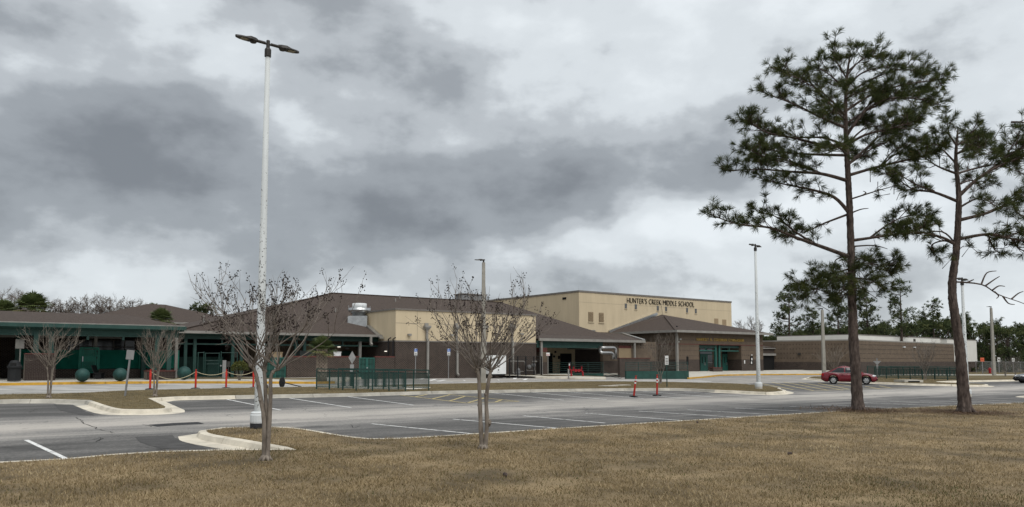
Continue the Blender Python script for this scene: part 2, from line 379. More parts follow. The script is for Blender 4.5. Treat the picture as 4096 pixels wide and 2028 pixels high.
# ================================================================ GROUND
rnd = random.Random(4)
rng = np.random.default_rng(7)
def struct(o): return tag(o, kind='structure')
def smooth_path(p, n=2, closed=False):
    p = [Vector((q[0], q[1])) for q in p]
    for _ in range(n):
        q = []
        m = len(p)
        rngi = range(m) if closed else range(m-1)
        if not closed: q.append(p[0])
        for i in rngi:
            a, b = p[i], p[(i+1) % m]; l = (b-a).length
            k = min(.25, .75/max(l, .01))          # only the corners are rounded
            q += [a.lerp(b, k), a.lerp(b, 1-k)]
        if not closed: q.append(p[-1])
        p = q
    return p
def offset(p, d, closed=False):
    """shift a path to its left by d"""
    n = len(p); r = []
    for i in range(n):
        a = p[(i-1) % n] if closed or i > 0 else None; b = p[i]; c = p[(i+1) % n] if closed or i < n-1 else None
        n1 = Vector((-(b-a).y, (b-a).x)).normalized() if a is not None and (b-a).length > 1e-6 else None
        n2 = Vector((-(c-b).y, (c-b).x)).normalized() if c is not None and (c-b).length > 1e-6 else None
        if n1 is None: n1 = n2
        if n2 is None: n2 = n1
        m = n1+n2
        if m.length < .2: m = n1
        m.normalize(); dd = d[i] if isinstance(d, list) else d; r.append(b+m*(dd/max(.5, m.dot(n1))))
    return r
def resample(p, step):
    r = [p[0]]
    for a, b in zip(p, p[1:]):
        k = max(1, int((b-a).length/step+.5))
        r += [a.lerp(b, (i+1)/k) for i in range(k)]
    return r
KPROF = [(0, -.02), (0, .15), (.13, .15), (.17, .135), (.22, .022), (.26, .014), (.62, .006), (.62, -.02)]
def kerb(name, path, mt, closed=False, prof=KPROF, zf=G, seg=3.0, zoff=0.0, pan=None):
    """kerb stones along the grass/walk edge of a path; the street lies to the right of it"""
    root = bpy.data.objects.new(name, None); COL.objects.link(root); struct(root)
    if closed: path = path+[path[0]]
    path = resample(path, .5); ps = [pan(q) for q in path] if pan else [.36]*len(path); offs = [offset(path, [-(min(d, .26)+(max(d-.26, 0)/.36)*w) for w in ps]) for d, z in prof]
    i = 0; n = len(path)
    while i < n-1:
        j = i; l = 0
        while j < n-1 and l < seg: l += (path[j+1]-path[j]).length; j += 1
        mb = MB(); vs = []
        for k in range(i, j+1):
            for (d, z), of in zip(prof, offs):
                q = of[k]
                if k == i: q = q+(of[min(k+1, n-1)]-q)*.02
                if k == j: q = q+(of[k-1]-q)*.02
                vs.append((q.x, q.y, zf(q.x, q.y)+z+zoff))
        m = len(prof); fs = [(a*m+b, a*m+b+1, (a+1)*m+b+1, (a+1)*m+b) for a in range(j-i) for b in range(m-1)]
        fs += [tuple(range(m)), tuple(range((j-i)*m, (j-i+1)*m))]
        mb.add(vs, fs).build('kerb_stone', 'kerb_worn_shaded' if pan and ps[i] < .2 else mt, root)
        i = j
    return root
def gsheet(name, pts, mt, dz, parent=None):
    o = MB().sheet([(p[0], p[1], G(p[0], p[1])+dz) for p in pts]).build(name, mt, parent)
    return o
# terrain to the horizon (lies under the paving; comes to the surface beyond it)
mb = MB(); gx = [-900, -400, -150, -60, 0, 60, 120, 250, 500, 900]; gy = [-300, -60, 0, 60, 110, 160, 300, 600, 1200]
vs = [(x, y, min(G(min(max(x, -60), 120), min(max(y, -60), 160)), .45)-.22) for y in gy for x in gx]
fs = [(j*10+i, j*10+i+1, (j+1)*10+i+1, (j+1)*10+i) for j in range(8) for i in range(9)]
struct(mb.add(vs, fs).build('ground', 'soil_grass'))
# asphalt of the lot and drives
lot = struct(gsheet('parking_lot', [(-75, -6), (95, -6), (130, 60), (95, 125), (30, 106), (-10, 80), (-75, 70)], 'asphalt', 0))
# concrete bus lane in front of the school
lane_px = [(-300, 1604), (0, 1588), (298, 1584), (466, 1572), (888, 1562), (1265, 1555), (1718, 1543), (2200, 1533), (2403, 1531), (2640, 1533), (2790, 1537), (2850, 1526), (2770, 1519), (2600, 1519), (2430, 1520), (2200, 1523), (1714, 1531), (1265, 1536), (700, 1534), (0, 1543), (-300, 1553)]
lane = struct(gsheet('bus_lane', [gp(*p) for p in lane_px], 'concrete_road', .004))
# ---- near lawn and its kerb
near = [gp(u, v, .15).xy for u, v in [(5200, 1580), (4700, 1593), (4096, 1611), (3479, 1638), (2393, 1704), (1528, 1760), (1379, 1748), (1180, 1712), (1060, 1707), (900, 1711)]]
nose = [gp(826, 1722, .15).xy, gp(836, 1735, .15).xy, gp(978, 1757, .15).xy]
C2 = gp(1150, 1787, .15).xy
near = smooth_path([Vector(p) for p in near], 2)+smooth_path([Vector(p) for p in nose], 2)+[Vector(C2)]
west = [gp(u, v, .15).xy for u, v in [(1190, 1799), (900, 1800), (624, 1808), (466, 1818), (270, 1836), (0, 1850), (-500, 1905)]]
near += [Vector(p) for p in west]
kerb('kerb', near, 'kerb_concrete')
lawn_poly = [(p.x, p.y) for p in near]+[(-30, -20), (80, -20), (80, 40)]
lawn = struct(gsheet('lawn', lawn_poly, 'soil_grass', .146))
# ---- long median with its peninsula
med_px = [(-300, 1632), (0, 1614), (279, 1614), (345, 1642), (390, 1656), (450, 1661), (605, 1661), (699, 1656), (752, 1647), (700, 1624), (652, 1603), (1015, 1595), (1400, 1587), (1714, 1577.5), (2050, 1570.5), (2403, 1565), (2724, 1562.5),
          (2893, 1572), (3045, 1580.5), (3130, 1581), (3184, 1573), (3143, 1562), (3094, 1552), (2953, 1541), (2790, 1537), (2640, 1533.5), (2403, 1531.5), (2200, 1533.5), (1718, 1543.5), (1265, 1555.5), (888, 1562.5), (466, 1573), (298, 1584.5), (0, 1588.5), (-300, 1604)]
med = smooth_path([gp(*p).xy for p in med_px], 1, True)
PEN = gp(530, 1640).xy; TIP = gp(3140, 1574).xy
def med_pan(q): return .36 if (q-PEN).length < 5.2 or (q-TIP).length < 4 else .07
med_in = offset(med, [.26+med_pan(q) for q in med], True)
med_s = MB()
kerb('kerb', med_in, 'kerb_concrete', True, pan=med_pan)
struct(gsheet('median', [tuple(p) for p in med_in], 'median_grass', .142))
# ---- right-hand verge behind the red car
ver_px = [(3204, 1517), (3300, 1526.5), (3631, 1541.5), (3790, 1545.5), (3950, 1549), (3985, 1546), (3960, 1543), (3760, 1534.5), (3830, 1530), (4096, 1524.5), (4500, 1521), (4500, 1505), (4096, 1504.5), (3800, 1505.5), (3500, 1506.5), (3300, 1508), (3225, 1511)]
ver = smooth_path([gp(*p).xy for p in ver_px], 2, True); ver_in = offset(ver, .62, True)
kerb('kerb', ver_in, 'kerb_concrete', True)
struct(gsheet('verge', [tuple(p) for p in ver_in], 'median_grass', .142))
# field and path at the far right
struct(gsheet('playing_field', [tuple(gp(u, v).xy) for u, v in [(3820, 1497), (4096, 1498), (4700, 1500), (4700, 1476), (4096, 1472), (3820, 1474)]], 'median_grass', .03))
struct(gsheet('footpath', [tuple(gp(u, v).xy) for u, v in [(3560, 1503), (4096, 1503.5), (4700, 1505), (4700, 1500.5), (4096, 1498.8), (3820, 1498), (3560, 1499)]], 'concrete', .05))
# small kerbed island at the right edge of the lot
isl = smooth_path([gp(u, v).xy for u, v in [(4050, 1590), (4300, 1598), (4500, 1590), (4300, 1578), (4080, 1583)]], 2, True); isl_in = offset(isl, .62, True)
kerb('kerb', isl_in, 'kerb_concrete', True)
struct(gsheet('median', [tuple(p) for p in isl_in], 'median_grass', .142))
# ---- painted markings (each stripe a piece of the lot)
def stripe(a, b, w=.10, mt='paint_white', name='parking_stripe', dz=.008, par=lot):
    a = gp(*a).xy; b = gp(*b).xy; d = (b-a).normalized(); n = Vector((-d.y, d.x))*w/2
    return gsheet(name, [tuple(a+n), tuple(a-n), tuple(b-n), tuple(b+n)], mt, dz, par)
for a, b in [((105, 1761), (268, 1838)), ((1487, 1696), (1900, 1737)), ((1809, 1677), (2245, 1715)), ((2094, 1664), (2420, 1693)), ((2342, 1653.5), (2760, 1685)), ((2555, 1645), (2970, 1671)), ((2750, 1640), (3130, 1661)),
             ((2939, 1633), (3270, 1648)), ((3156, 1626), (3480, 1640)), ((3290, 1620), (3640, 1634)), ((3440, 1611), (3800, 1625)), ((3560, 1605), (3950, 1619)), ((3680, 1603), (4050, 1613)), ((3800, 1597.5), (4120, 1607)),
             ((908, 1598), (1123, 1641)), ((1158, 1593), (1404, 1631)), ((1389, 1586.5), (1654, 1621)), ((1966, 1572), (2255, 1601)), ((2121, 1569), (2426, 1599)), ((2270, 1567.5), (2575, 1595)), ((2419, 1565.5), (2724, 1593)), ((2568, 1565), (2846, 1588)), ((2736, 1567.5), (2969, 1585)),
             ((4040, 1538), (4230, 1549)), ((3960, 1540), (4140, 1551)), ((4120, 1535), (4330, 1547))]: stripe(a, b)
Y = dict(mt='paint_yellow')
for a, b in [((1598, 1580.5), (1868, 1613)), ((1868, 1613), (2076, 1606)), ((2076, 1606), (1794, 1578)), ((1659, 1588), (1708, 1578.5)), ((1729, 1596), (1803, 1578.5)), ((1799, 1604), (1864, 1584.5)), ((1873, 1611), (1943, 1591)), ((1983, 1608), (2006, 1600))]: stripe(a, b, .12, **Y, dz=.009)
for a, b in [((3048, 1535), (3175, 1559.5)), ((3087, 1529.5), (3256, 1563)), ((3133, 1528), (3314, 1561.6)), ((3196, 1529.5), (3372, 1561)), ((3271, 1533), (3396, 1557)), ((3349, 1536), (3450, 1552)), ((3461, 1545.6), (3521, 1556)), ((3517, 1543.5), (3567, 1553))]: stripe(a, b, .14, **Y)
stripe((3256, 1563.5), (3640, 1549.5), .1, 'paint_yellow', dz=.011)
for a, b in [((2830, 1538), (2870, 1543)), ((2885, 1538), (2930, 1543.5)), ((2935, 1537), (3000, 1545)), ((2990, 1536), (3060, 1546))]: stripe(a, b, .12)
# accessible bays by the kitchen wing
for a, b in [((1640, 1511.5), (1812, 1527)), ((1800, 1506), (1930, 1519)), ((1980, 1506.5), (2160, 1521)), ((1690, 1513), (1765, 1526)), ((1765, 1526), (1812, 1527))]: stripe(a, b, .12)
for a, b in [((1682, 1518), (1697, 1512)), ((1718, 1524), (1742, 1517)), ((1752, 1526), (1780, 1520)), ((2018, 1512), (2019, 1506)), ((2058, 1517), (2062, 1510)), ((2096, 1520.5), (2106, 1515.5)), ((1974, 1507.5), (1986, 1504))]: stripe(a, b, .3, dz=.010)
for a in [(1868, 1523), (2005, 1521)]:                    # wheelchair symbols painted on the bays (seen edge-on)
    u, v = a; stripe((u-22, v-1), (u+22, v+.6), .1, dz=.010); stripe((u-14, v-2.5), (u-8, v+1.2), .1, dz=.012)
# cracks, patch, drain cover
def crack(pts, w=.03):
    p = [Vector(gp(*q).xy) for q in pts]; q = []
    for a, b in zip(p, p[1:]):
        k = max(2, int((b-a).length/.22)); n = Vector((-(b-a).y, (b-a).x)).normalized()
        q += [a.lerp(b, i/k)+n*rnd.gauss(0, .035) for i in range(k)]
    q.append(p[-1]); l = []; r = []
    for i, c in enumerate(q):
        d = (q[min(i+1, len(q)-1)]-q[max(i-1, 0)]).normalized(); n = Vector((-d.y, d.x)); ww = w*rnd.uniform(.35, 1)/2
        l.append(tuple(c+n*ww)); r.append(tuple(c-n*ww))
    mb = MB(); vs = [(x, y, G(x, y)+.0065) for x, y in l+r]; n = len(l)
    mb.add(vs, [(i, i+1, n+i+1, n+i) for i in range(n-1)]).build('crack', 'crack', lot)
crack([(303, 1670), (340, 1695), (380, 1713), (457, 1733)], .03); crack([(80, 1716), (200, 1705), (330, 1697)], .02); crack([(385, 1768), (405, 1750), (395, 1765)], .03); crack([(110, 1650), (150, 1637), (240, 1634)], .025)
crack([(560, 1787), (640, 1799), (660, 1802)], .03); crack([(568, 1697), (605, 1708)], .03); crack([(1398, 1699), (1420, 1712), (1440, 1703)], .03); crack([(2500, 1612), (2620, 1618), (2760, 1612)], .02); crack([(1300, 1640), (1450, 1650), (1520, 1648)], .02)
crack([(0, 1790), (180, 1800), (330, 1796)], .02)
gsheet('asphalt_patch', [tuple(gp(*p).xy) for p in [(594, 1700), (690, 1693), (792, 1688.5), (817, 1696), (720, 1700), (629, 1707)]], 'asphalt_patch', .007, lot)
gsheet('asphalt_patch', [tuple(gp(*p).xy) for p in [(215, 1618), (279, 1617), (350, 1650), (380, 1662), (330, 1661), (240, 1643)]], 'asphalt_seal', .0055, lot)
gsheet('asphalt_patch', [tuple(gp(*p).xy) for p in [(540, 1748), (690, 1741), (700, 1752), (830, 1797), (640, 1795), (560, 1770)]], 'asphalt_seal', .0055, lot)
# ================================================================ GRASS BLADES
def inside(px, py, poly):
    res = np.zeros(len(px), bool); n = len(poly); j = n-1
    for i in range(n):
        xi, yi = poly[i]; xj, yj = poly[j]
        c = ((yi > py) != (yj > py)) & (px < (xj-xi)*(py-yi)/((yj-yi) or 1e-9)+xi); res ^= c; j = i
    return res
def patches(x, y, f):
    return (np.sin(x*f*1.0+y*f*.6+1.3)+np.sin(x*f*2.3-y*f*1.7+.4)+np.sin(-x*f*1.1+y*f*3.1)+np.sin(x*f*4.7+y*f*3.9+2))/4
def blades(name, x, y, z, h, w, tone, mt, label):
    n = len(x); a = rng.uniform(0, 2*np.pi, n); lean = rng.uniform(.2, 1.25, n); la = rng.uniform(0, 2*np.pi, n)
    V = np.zeros((n, 3, 3)); dx = np.cos(a)*w/2; dy = np.sin(a)*w/2
    V[:, 0] = np.stack([x-dx, y-dy, z], 1); V[:, 1] = np.stack([x+dx, y+dy, z], 1)
    V[:, 2] = np.stack([x+np.cos(la)*np.sin(lean)*h, y+np.sin(la)*np.sin(lean)*h, z+np.cos(lean)*h], 1)
    me = bpy.data.meshes.new(name); me.vertices.add(n*3); me.vertices.foreach_set('co', V.reshape(-1))
    me.loops.add(n*3); me.loops.foreach_set('vertex_index', np.arange(n*3, dtype=np.int32)); me.polygons.add(n)
    me.polygons.foreach_set('loop_start', np.arange(0, n*3, 3, dtype=np.int32)); me.polygons.foreach_set('loop_total', np.full(n, 3, dtype=np.int32))
    at_ = me.attributes.new('tone', 'FLOAT', 'FACE'); at_.data.foreach_set('value', np.clip(tone, 0, 1).astype(np.float32)); me.update(); me.validate()
    me.materials.append(M[mt]); o = bpy.data.objects.new(name, me); COL.objects.link(o)
    return tag(o, label, 'grass', kind='stuff')
def Gn(x, y): return -.05-.012*x+.006*y
N_ = 700000
d = 5.5*np.exp(rng.uniform(0, 1, N_)*np.log(46/5.5)); th = rng.uniform(-.78, .78, N_)
x = d*np.tan(th); y = d.copy(); k = inside(x, y, lawn_poly)
lx, ly, ld = x[k], y[k], d[k]; p = patches(lx, ly, .45); p2 = patches(lx+40, ly-9, 1.6)
# bare worn spots carry less grass
keep = rng.uniform(0, 1, len(lx)) < np.clip(.78+.45*p+.4*p2, .2, 1); lx, ly, ld, p, p2 = lx[keep], ly[keep], ld[keep], p[keep], p2[keep]
tone = .49+.26*p+.18*p2-.10*np.exp(-((ly-16-.75*lx)/3.0)**2)+rng.normal(0, .17, len(lx))
green = np.exp(-((lx-5.6)**2/5+(ly-11.5)**2/4))+.6*np.exp(-((lx+1.2)**2/3+(ly-9.2)**2/1.5))+.8*np.exp(-((lx+5.3)**2/2+(ly-15)**2/.8)); tone -= .55*np.clip(green+.5*np.clip(patches(lx-7, ly+3, .8)-.35, 0, 1), 0, 1)*rng.uniform(0, 1, len(lx))
blades('lawn_grass', lx, ly, Gn(lx, ly)+.14, rng.uniform(.025, .07, len(lx))*(1+.45*p2), rng.uniform(.005, .012, len(lx))*(1+ld*.05), tone, 'blade', 'dry mown grass covering the near lawn')
# longer tufts where the mower does not reach, along the kerb
ep = resample(near, .03); ep = [q for q in ep if q.y < 40]; e = np.array([(q.x, q.y) for q in ep for _ in range(7)]); e += rng.normal(0, .05, e.shape)
k = inside(e[:, 0], e[:, 1], lawn_poly); e = e[k]; cl = patches(e[:, 0], e[:, 1], 5); e = e[cl > -.25]
blades('lawn_edge_grass', e[:, 0], e[:, 1], Gn(e[:, 0], e[:, 1])+.14, rng.uniform(.03, .10, len(e)), rng.uniform(.006, .011, len(e)), .42+rng.normal(0, .16, len(e)), 'blade', 'longer grass fringe along the near lawn kerb')
for nm, poly, nn, lab in (('median_tufts', [tuple(q) for q in med_in], 90000, 'short brown grass on the long median'), ('verge_tufts', [tuple(q) for q in ver_in], 40000, 'short brown grass on the verge behind the red car')):
    P = np.array(poly); lo = P.min(0); hi = P.max(0); lo[0] = max(lo[0], -30); hi[0] = min(hi[0], 60); hi[1] = min(hi[1], 85)
    q = rng.uniform(lo, hi, (nn*4, 2)); q = q[inside(q[:, 0], q[:, 1], poly)][:nn]
    blades(nm, q[:, 0], q[:, 1], Gn(q[:, 0], q[:, 1])+.13, rng.uniform(.03, .07, len(q)), rng.uniform(.012, .024, len(q)), .36+.12*patches(q[:, 0], q[:, 1], .5)+rng.normal(0, .13, len(q)), 'blade', lab)
# ================================================================ SCHOOL
A = Frame((-22.7, 52.4, .8)); B = Frame((-24.5, 56, .7)); K = Frame((-9.7, 64, .7)); GY = Frame((8.3, 95, .7)); E = Frame((19.2, 90, .6))
def part(name, mt, root, fn, smooth=False):
    mb = MB(); fn(mb); return mb.build(name, mt, root, smooth)
def pbox(name, mt, root, *b): return MB().box(*b).build(name, mt, root)
def spout(root, s, z0, z1, y=-.09, w=.14, mt='gutter', jog=None):
    mb = MB()
    if jog: mb.bar((s, y, z1), (s, y, jog+.12), w, w, (0, 1, 0)); mb.bar((s, y, jog+.14), (s+.1, y, jog-.1), w, w, (0, 1, 0)); mb.bar((s+.1, y, jog-.08), (s+.1, y, z0), w, w, (0, 1, 0))
    else: mb.bar((s, y, z1), (s, y, z0), w, w, (0, 1, 0))
    sx = s+.1 if jog else s
    mb.bar((sx, y, z0+.12), (sx, y-.22, z0-.02), w, w)
    return mb.build('downspout', mt, root)
def dots(root, s0, s1, zs, step=.42, y=0.0, axis='x', sz=.065):
    mb = MB()
    for z in zs:
        n = int((s1-s0)/step)
        for i in range(n+1):
            s = s0+i*step
            if axis == 'x': mb.box(s-sz, s+sz, y-.006, y+.02, z-sz, z+sz)
            else: mb.box(y-.006, y+.02, s-sz, s+sz, z-sz, z+sz)
    o = mb.build('dark_header_brick', 'brick_dark', root); o['kind'] = 'stuff'; return o
# ---------------------------------------------------------------- kitchen wing (cream over dark brick)
kl = K.sz(2145, 1400)[0]; ktop = 5.48; kmid = 2.88
kw = thing('kitchen_wing', 'cream stucco block over dark brick with grey scupper downspouts, beside the dock', 'building', K.o, PHI)
pbox('brick_wall', 'brick_dark', kw, 0, kl, 0, 11, -.8, kmid)
pbox('stucco_wall', 'cream', kw, .03, kl-.03, .03, 11, kmid, ktop)
pbox('ledge', 'coping', kw, -.04, kl+.04, -.04, 6, kmid-.05, kmid+.06)
pbox('coping', 'coping', kw, -.05, kl+.05, -.05, 11.2, ktop, ktop+.14)
part('stucco_joint', 'coping', kw, lambda m: (m.box(.03, kl-.03, .022, .04, 4.38, 4.40), [m.box(s-.008, s+.008, .022, .04, kmid+.1, ktop) for s in (2.1, 8.2)]))
for u in (1705, 1823, 1935, 2045):
    s, z = K.sz(u, 1310); zt = K.sz(u, 1297)[1]; zb = K.sz(u, 1319)[1]
    sp = spout(kw, s, .0, zb, -.12, .17, jog=kmid+.12)
    sc = MB().prism([(s-.30, -.36), (s+.30, -.36), (s+.30, .02), (s-.30, .02)], zb+.2, zt-.12)
    sc.add([(s-.30, -.36, zb+.2), (s+.30, -.36, zb+.2), (s+.30, .02, zb+.2), (s-.30, .02, zb+.2), (s-.1, -.2, zb-.06), (s+.1, -.2, zb-.06), (s+.1, .0, zb-.06), (s-.1, .0, zb-.06)], [(0, 1, 5, 4), (1, 2, 6, 5), (2, 3, 7, 6), (3, 0, 4, 7), (4, 5, 6, 7)])
    sc.box(s-.17, s+.17, -.1, .05, zt-.12, zt+.1)
    sc.build('scupper_box', 'gutter', kw)
for u, v in ((1636, 1340), (1804, 1341), (2085, 1337)):
    s, z = K.sz(u, v); part('wall_lamp', 'gutter', kw, lambda m: (m.box(s-.16, s+.16, -.2, 0, z-.04, z+.1), m.box(s-.1, s+.1, -.28, -.18, z-.08, z+.05)))
for u in (1537, 1551):                                  # black vent pipes on the return wall
    s = K.sz(u, 1400)[0]; part('vent_pipe', 'black_metal', kw, lambda m: m.tube([(s*.0-.12, 1.0+(u-1537)*-.06, .6), (-.12, 1.0+(u-1537)*-.06, 3.05), (-.12, .6+(u-1537)*-.06, 3.15)], .055, 8))
part('wall_lamp', 'lamp_lit', kw, lambda m: m.box(-.2, -.02, 1.4, 1.52, 2.0, 2.07))
# ---------------------------------------------------------------- classroom wing with the big hip roof and porch
bz = 3.42
bw = thing('cafeteria_wing', 'low wing with a big brown hip roof behind the brick yard wall', 'building', B.o, PHI)
ap = B.loc(at(1330, 1172, 76.5)); bp = B.loc(at(2112, 1206, 87)); rz_ = ap[2]
s0, t0 = ap[0], ap[1]; s1 = s0+21
e0, e1 = (-.0, 0), (46, 0)
rf = MB()
E0 = Vector((0, 0, bz)); E1 = Vector((46, 0, bz)); E2 = Vector((46, 2*t0, bz)); E3 = Vector((0, 2*t0, bz)); P0 = Vector((s0, t0, rz_)); P1 = Vector((s1, t0, rz_))
rf.add([E0, E1, E2, E3, P0, P1], [(0, 1, 5, 4), (0, 4, 3), (1, 2, 5), (2, 3, 4, 5), (0, 3, 2, 1)])
roofB = rf.build('roof', 'shingle', bw)
def roof_z(s, t): return bz+min(max(t, 0)/t0, 1)*(rz_-bz)
part('ridge_cap', 'shingle', roofB, lambda m: (m.bar(P0+Vector((0, 0, .02)), P1+Vector((0, 0, .02)), .3, .06), m.bar(E0+Vector((0, 0, .03)), P0+Vector((0, 0, .03)), .3, .05)))
for u, v in ((1540, 1258), (1599, 1195), (1582, 1206), (815, 1280), (1342, 1248)):      # small vent pipes standing on the roof
    d = Vector(ray(u, v)); nrm = Vector((0, -(rz_-bz), t0)); nw = B.x*nrm.x+B.y*nrm.y+Vector((0, 0, nrm.z)); k = (B.p(0, 0, bz)-Vector((0, 0, 2))).dot(nw)/d.dot(nw); l = B.loc(Vector((0, 0, 2))+d*k)
    part('vent_pipe', 'gutter', roofB, lambda m: m.tube([(l[0], l[1], l[2]-.2), (l[0], l[1], l[2]+.35)], .06, 6))
part('gutter', 'gutter', bw, lambda m: (m.box(-.12, 17.0, -.16, .0, bz-.16, bz+.03), m.box(-.16, -.0, 0, 2*t0, bz-.16, bz+.03)))
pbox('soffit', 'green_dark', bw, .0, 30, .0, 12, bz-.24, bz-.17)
part('beam', 'fascia_green', bw, lambda m: m.box(.3, 17, .55, .8, bz-.55, bz-.25))
part('rail_beam', 'fascia_green', bw, lambda m: m.box(.3, 17, .62, .74, bz-.98, bz-.86))
for u in (741, 778, 930, 965, 1182, 1217, 1439):
    s = B.sz(u, 1400, .68)[0]; pbox('post', 'fascia_green' if u != 1439 else 'gutter', bw, s-.11, s+.11, .56, .80, -.6, bz-.5)
for u in (888, 1370, 1440): s = B.sz(u, 1350, .68)[0]; pbox('stub_post', 'fascia_green', bw, s-.05, s+.05, .6, .76, bz-.9, bz-.5)
pbox('back_wall', 'brick_tan', bw, 6.1, 22, 4.2, 4.5, -.6, bz-.2)
pbox('dark_base_wall', 'brick_dark', bw, 6.1, 22, 4.12, 4.19, -.6, 1.15)
dots(bw, 6.4, 21, (2.75, 1.75, 1.4), .45, 4.2)
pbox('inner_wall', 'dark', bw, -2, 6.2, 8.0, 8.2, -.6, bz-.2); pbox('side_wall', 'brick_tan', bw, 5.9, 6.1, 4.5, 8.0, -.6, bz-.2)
pbox('green_screen', 'green_dark', bw, -1.0, 4.4, 3.2, 3.26, -.4, 1.55)
s = B.sz(1388, 1410, 4.1)[0]; pbox('door', 'green_dark', bw, s-.5, s+.5, 4.05, 4.12, -.2, 2.1)
s, z = B.sz(1390, 1394, 4.1); pbox('door_plate', 'sign_back', bw, s-.18, s+.18, 4.13, 4.17, z-.06, z+.07)
for u, v in ((1357, 1388),):
    s, z = B.sz(u, v, 4.0); part('wall_lamp', 'lamp_lit', bw, lambda m: m.box(s-.1, s+.1, 3.95, 4.15, z-.03, z+.05))
s = B.sz(939, 1405, 4.0)[0]; part('electric_box', 'gutter', bw, lambda m: (m.box(s-.22, s+.22, 4.0, 4.15, 1.5, 2.2), m.tube([(s, 4.1, .1), (s, 4.1, 1.5)], .03, 6)))
s = B.sz(915, 1446, 3.0)[0]; part('electric_box', 'gutter', bw, lambda m: (m.box(s-.12, s+.12, 3.0, 3.1, .75, 1.2), m.tube([(s, 3.05, -.3), (s, 3.05, .8)], .03, 6)))
part('window', 'tan_panel', bw, lambda m: m.box(B.sz(1232, 1390, 4.1)[0]-.3, B.sz(1250, 1390, 4.1)[0], 4.14, 4.19, 2.0, 2.6))
spout(bw, -.02, -.4, bz-.2, -.05, .2, jog=2.9)
spout(bw, 15.6, 2.6, bz-.1, -.1, .18)
# flashing where this roof runs into the kitchen wing
part('flashing', 'galv', kw, lambda m: m.slab([(-.42, 2.0, 3.22), (-.02, 2.0, 3.22), (-.02, 4.6, 4.35), (-.42, 4.6, 4.35)], .12))
# rooftop exhaust fan
d_ = Vector(ray(1437, 1290)); nw = B.y*-(rz_-bz)+Vector((0, 0, t0)); fx = Vector((0, 0, 2))+d_*((B.p(0, 0, bz)-Vector((0, 0, 2))).dot(nw)/d_.dot(nw))
fan = thing('exhaust_fan', 'large galvanized kitchen exhaust fan standing on the brown hip roof', 'roof fan', fx)
MB().box(-.85, .85, -.85, .85, -.6, .55).build('kerb_base', 'galv', fan); MB().lathe([(.62, .5), (.62, .85), (.72, .86)], 20).build('neck', 'galv', fan, True)
MB().lathe([(.62, .8), (.82, .86), (.98, 1.02), (1.0, 1.1), (.98, 1.12), (.98, 1.28), (.7, 1.30)], 24).build('shroud', 'galv', fan, True); MB().lathe([(.64, 1.2), (.64, 1.66), (.58, 1.70), (.02, 1.72)], 20).build('cap', 'white_paint', fan, True)
for k in range(4): part('guard_bar', 'galv', fan, lambda m: m.tube([(.97*math.cos(k*1.57+.5), .97*math.sin(k*1.57+.5), 1.0), (.97*math.cos(k*1.57+.5), .97*math.sin(k*1.57+.5), 1.5)], .02, 5))
# rooftop unit behind the second bare tree
ux = at(1882, 1222, 90); ru = thing('rooftop_unit', 'dark grey box unit on the far roof ridge behind the concrete pole', 'roof unit', ux, PHI)
MB().box(-1.7, 1.7, -.8, .8, -1.2, 1.2).build('casing', 'grey_metal', ru); MB().box(-1.8, 1.8, -.9, .9, 1.2, 1.3).build('lid', 'coping', ru)
# ---------------------------------------------------------------- yard wall in line with the kitchen wing
yw = thing('yard_wall', 'dark brick yard wall with red cap and green steel gates, behind the palm', 'wall', K.o, PHI)
def sK(u, t=0): return K.sz(u, 1450, t)[0]
zc = K.sz(1300, 1424)[1]
for a, b in ((1147, 1437), (1502, 1584)):
    x0, x1 = sK(a), sK(b); x1 = min(x1, -.02)
    pbox('wall', 'brick_dark', yw, x0, x1, .02, .32, -.8, zc-.1); pbox('cap', 'brick_red', yw, x0-.01, x1+.0, .0, .35, zc-.1, zc)
    for s in (x0,):
        pass
for a, b, n in ((1055, 1147, 2), (1437, 1502, 2)):
    x0, x1 = sK(a)+.03, sK(b)-.03; w = (x1-x0)/n
    for i in range(n):
        g0, g1 = x0+i*w+.01, x0+(i+1)*w-.02
        gate = pbox('gate_leaf', 'green_wall', yw, g0, g1, .12, .15, -.35, zc-.12)
        part('gate_frame', 'door_green', gate, lambda m: [m.box(*q) for q in ((g0, g0+.07, .07, .118, -.35, zc-.12), (g1-.07, g1, .07, .118, -.35, zc-.12), (g0+.07, g1-.07, .07, .118, zc-.2, zc-.12), (g0+.07, g1-.07, .07, .118, -.35, -.27), ((g0+g1)/2-.02, (g0+g1)/2+.02, .085, .118, -.27, zc-.2))])
        for k in range(1, 4): zz = -.3+k*(zc+.1)/4; pbox('gate_bar', 'green_dark', gate, g0+.07, g1-.07, .08, .119, zz-.02, zz+.02)
    pbox('latch', 'galv', yw, (x0+x1)/2-.05, (x0+x1)/2+.05, .03, .08, .62, .72)
    pbox('gate_post', 'door_green', yw, x0-.1, x0-.0, .05, .17, -.6, zc)
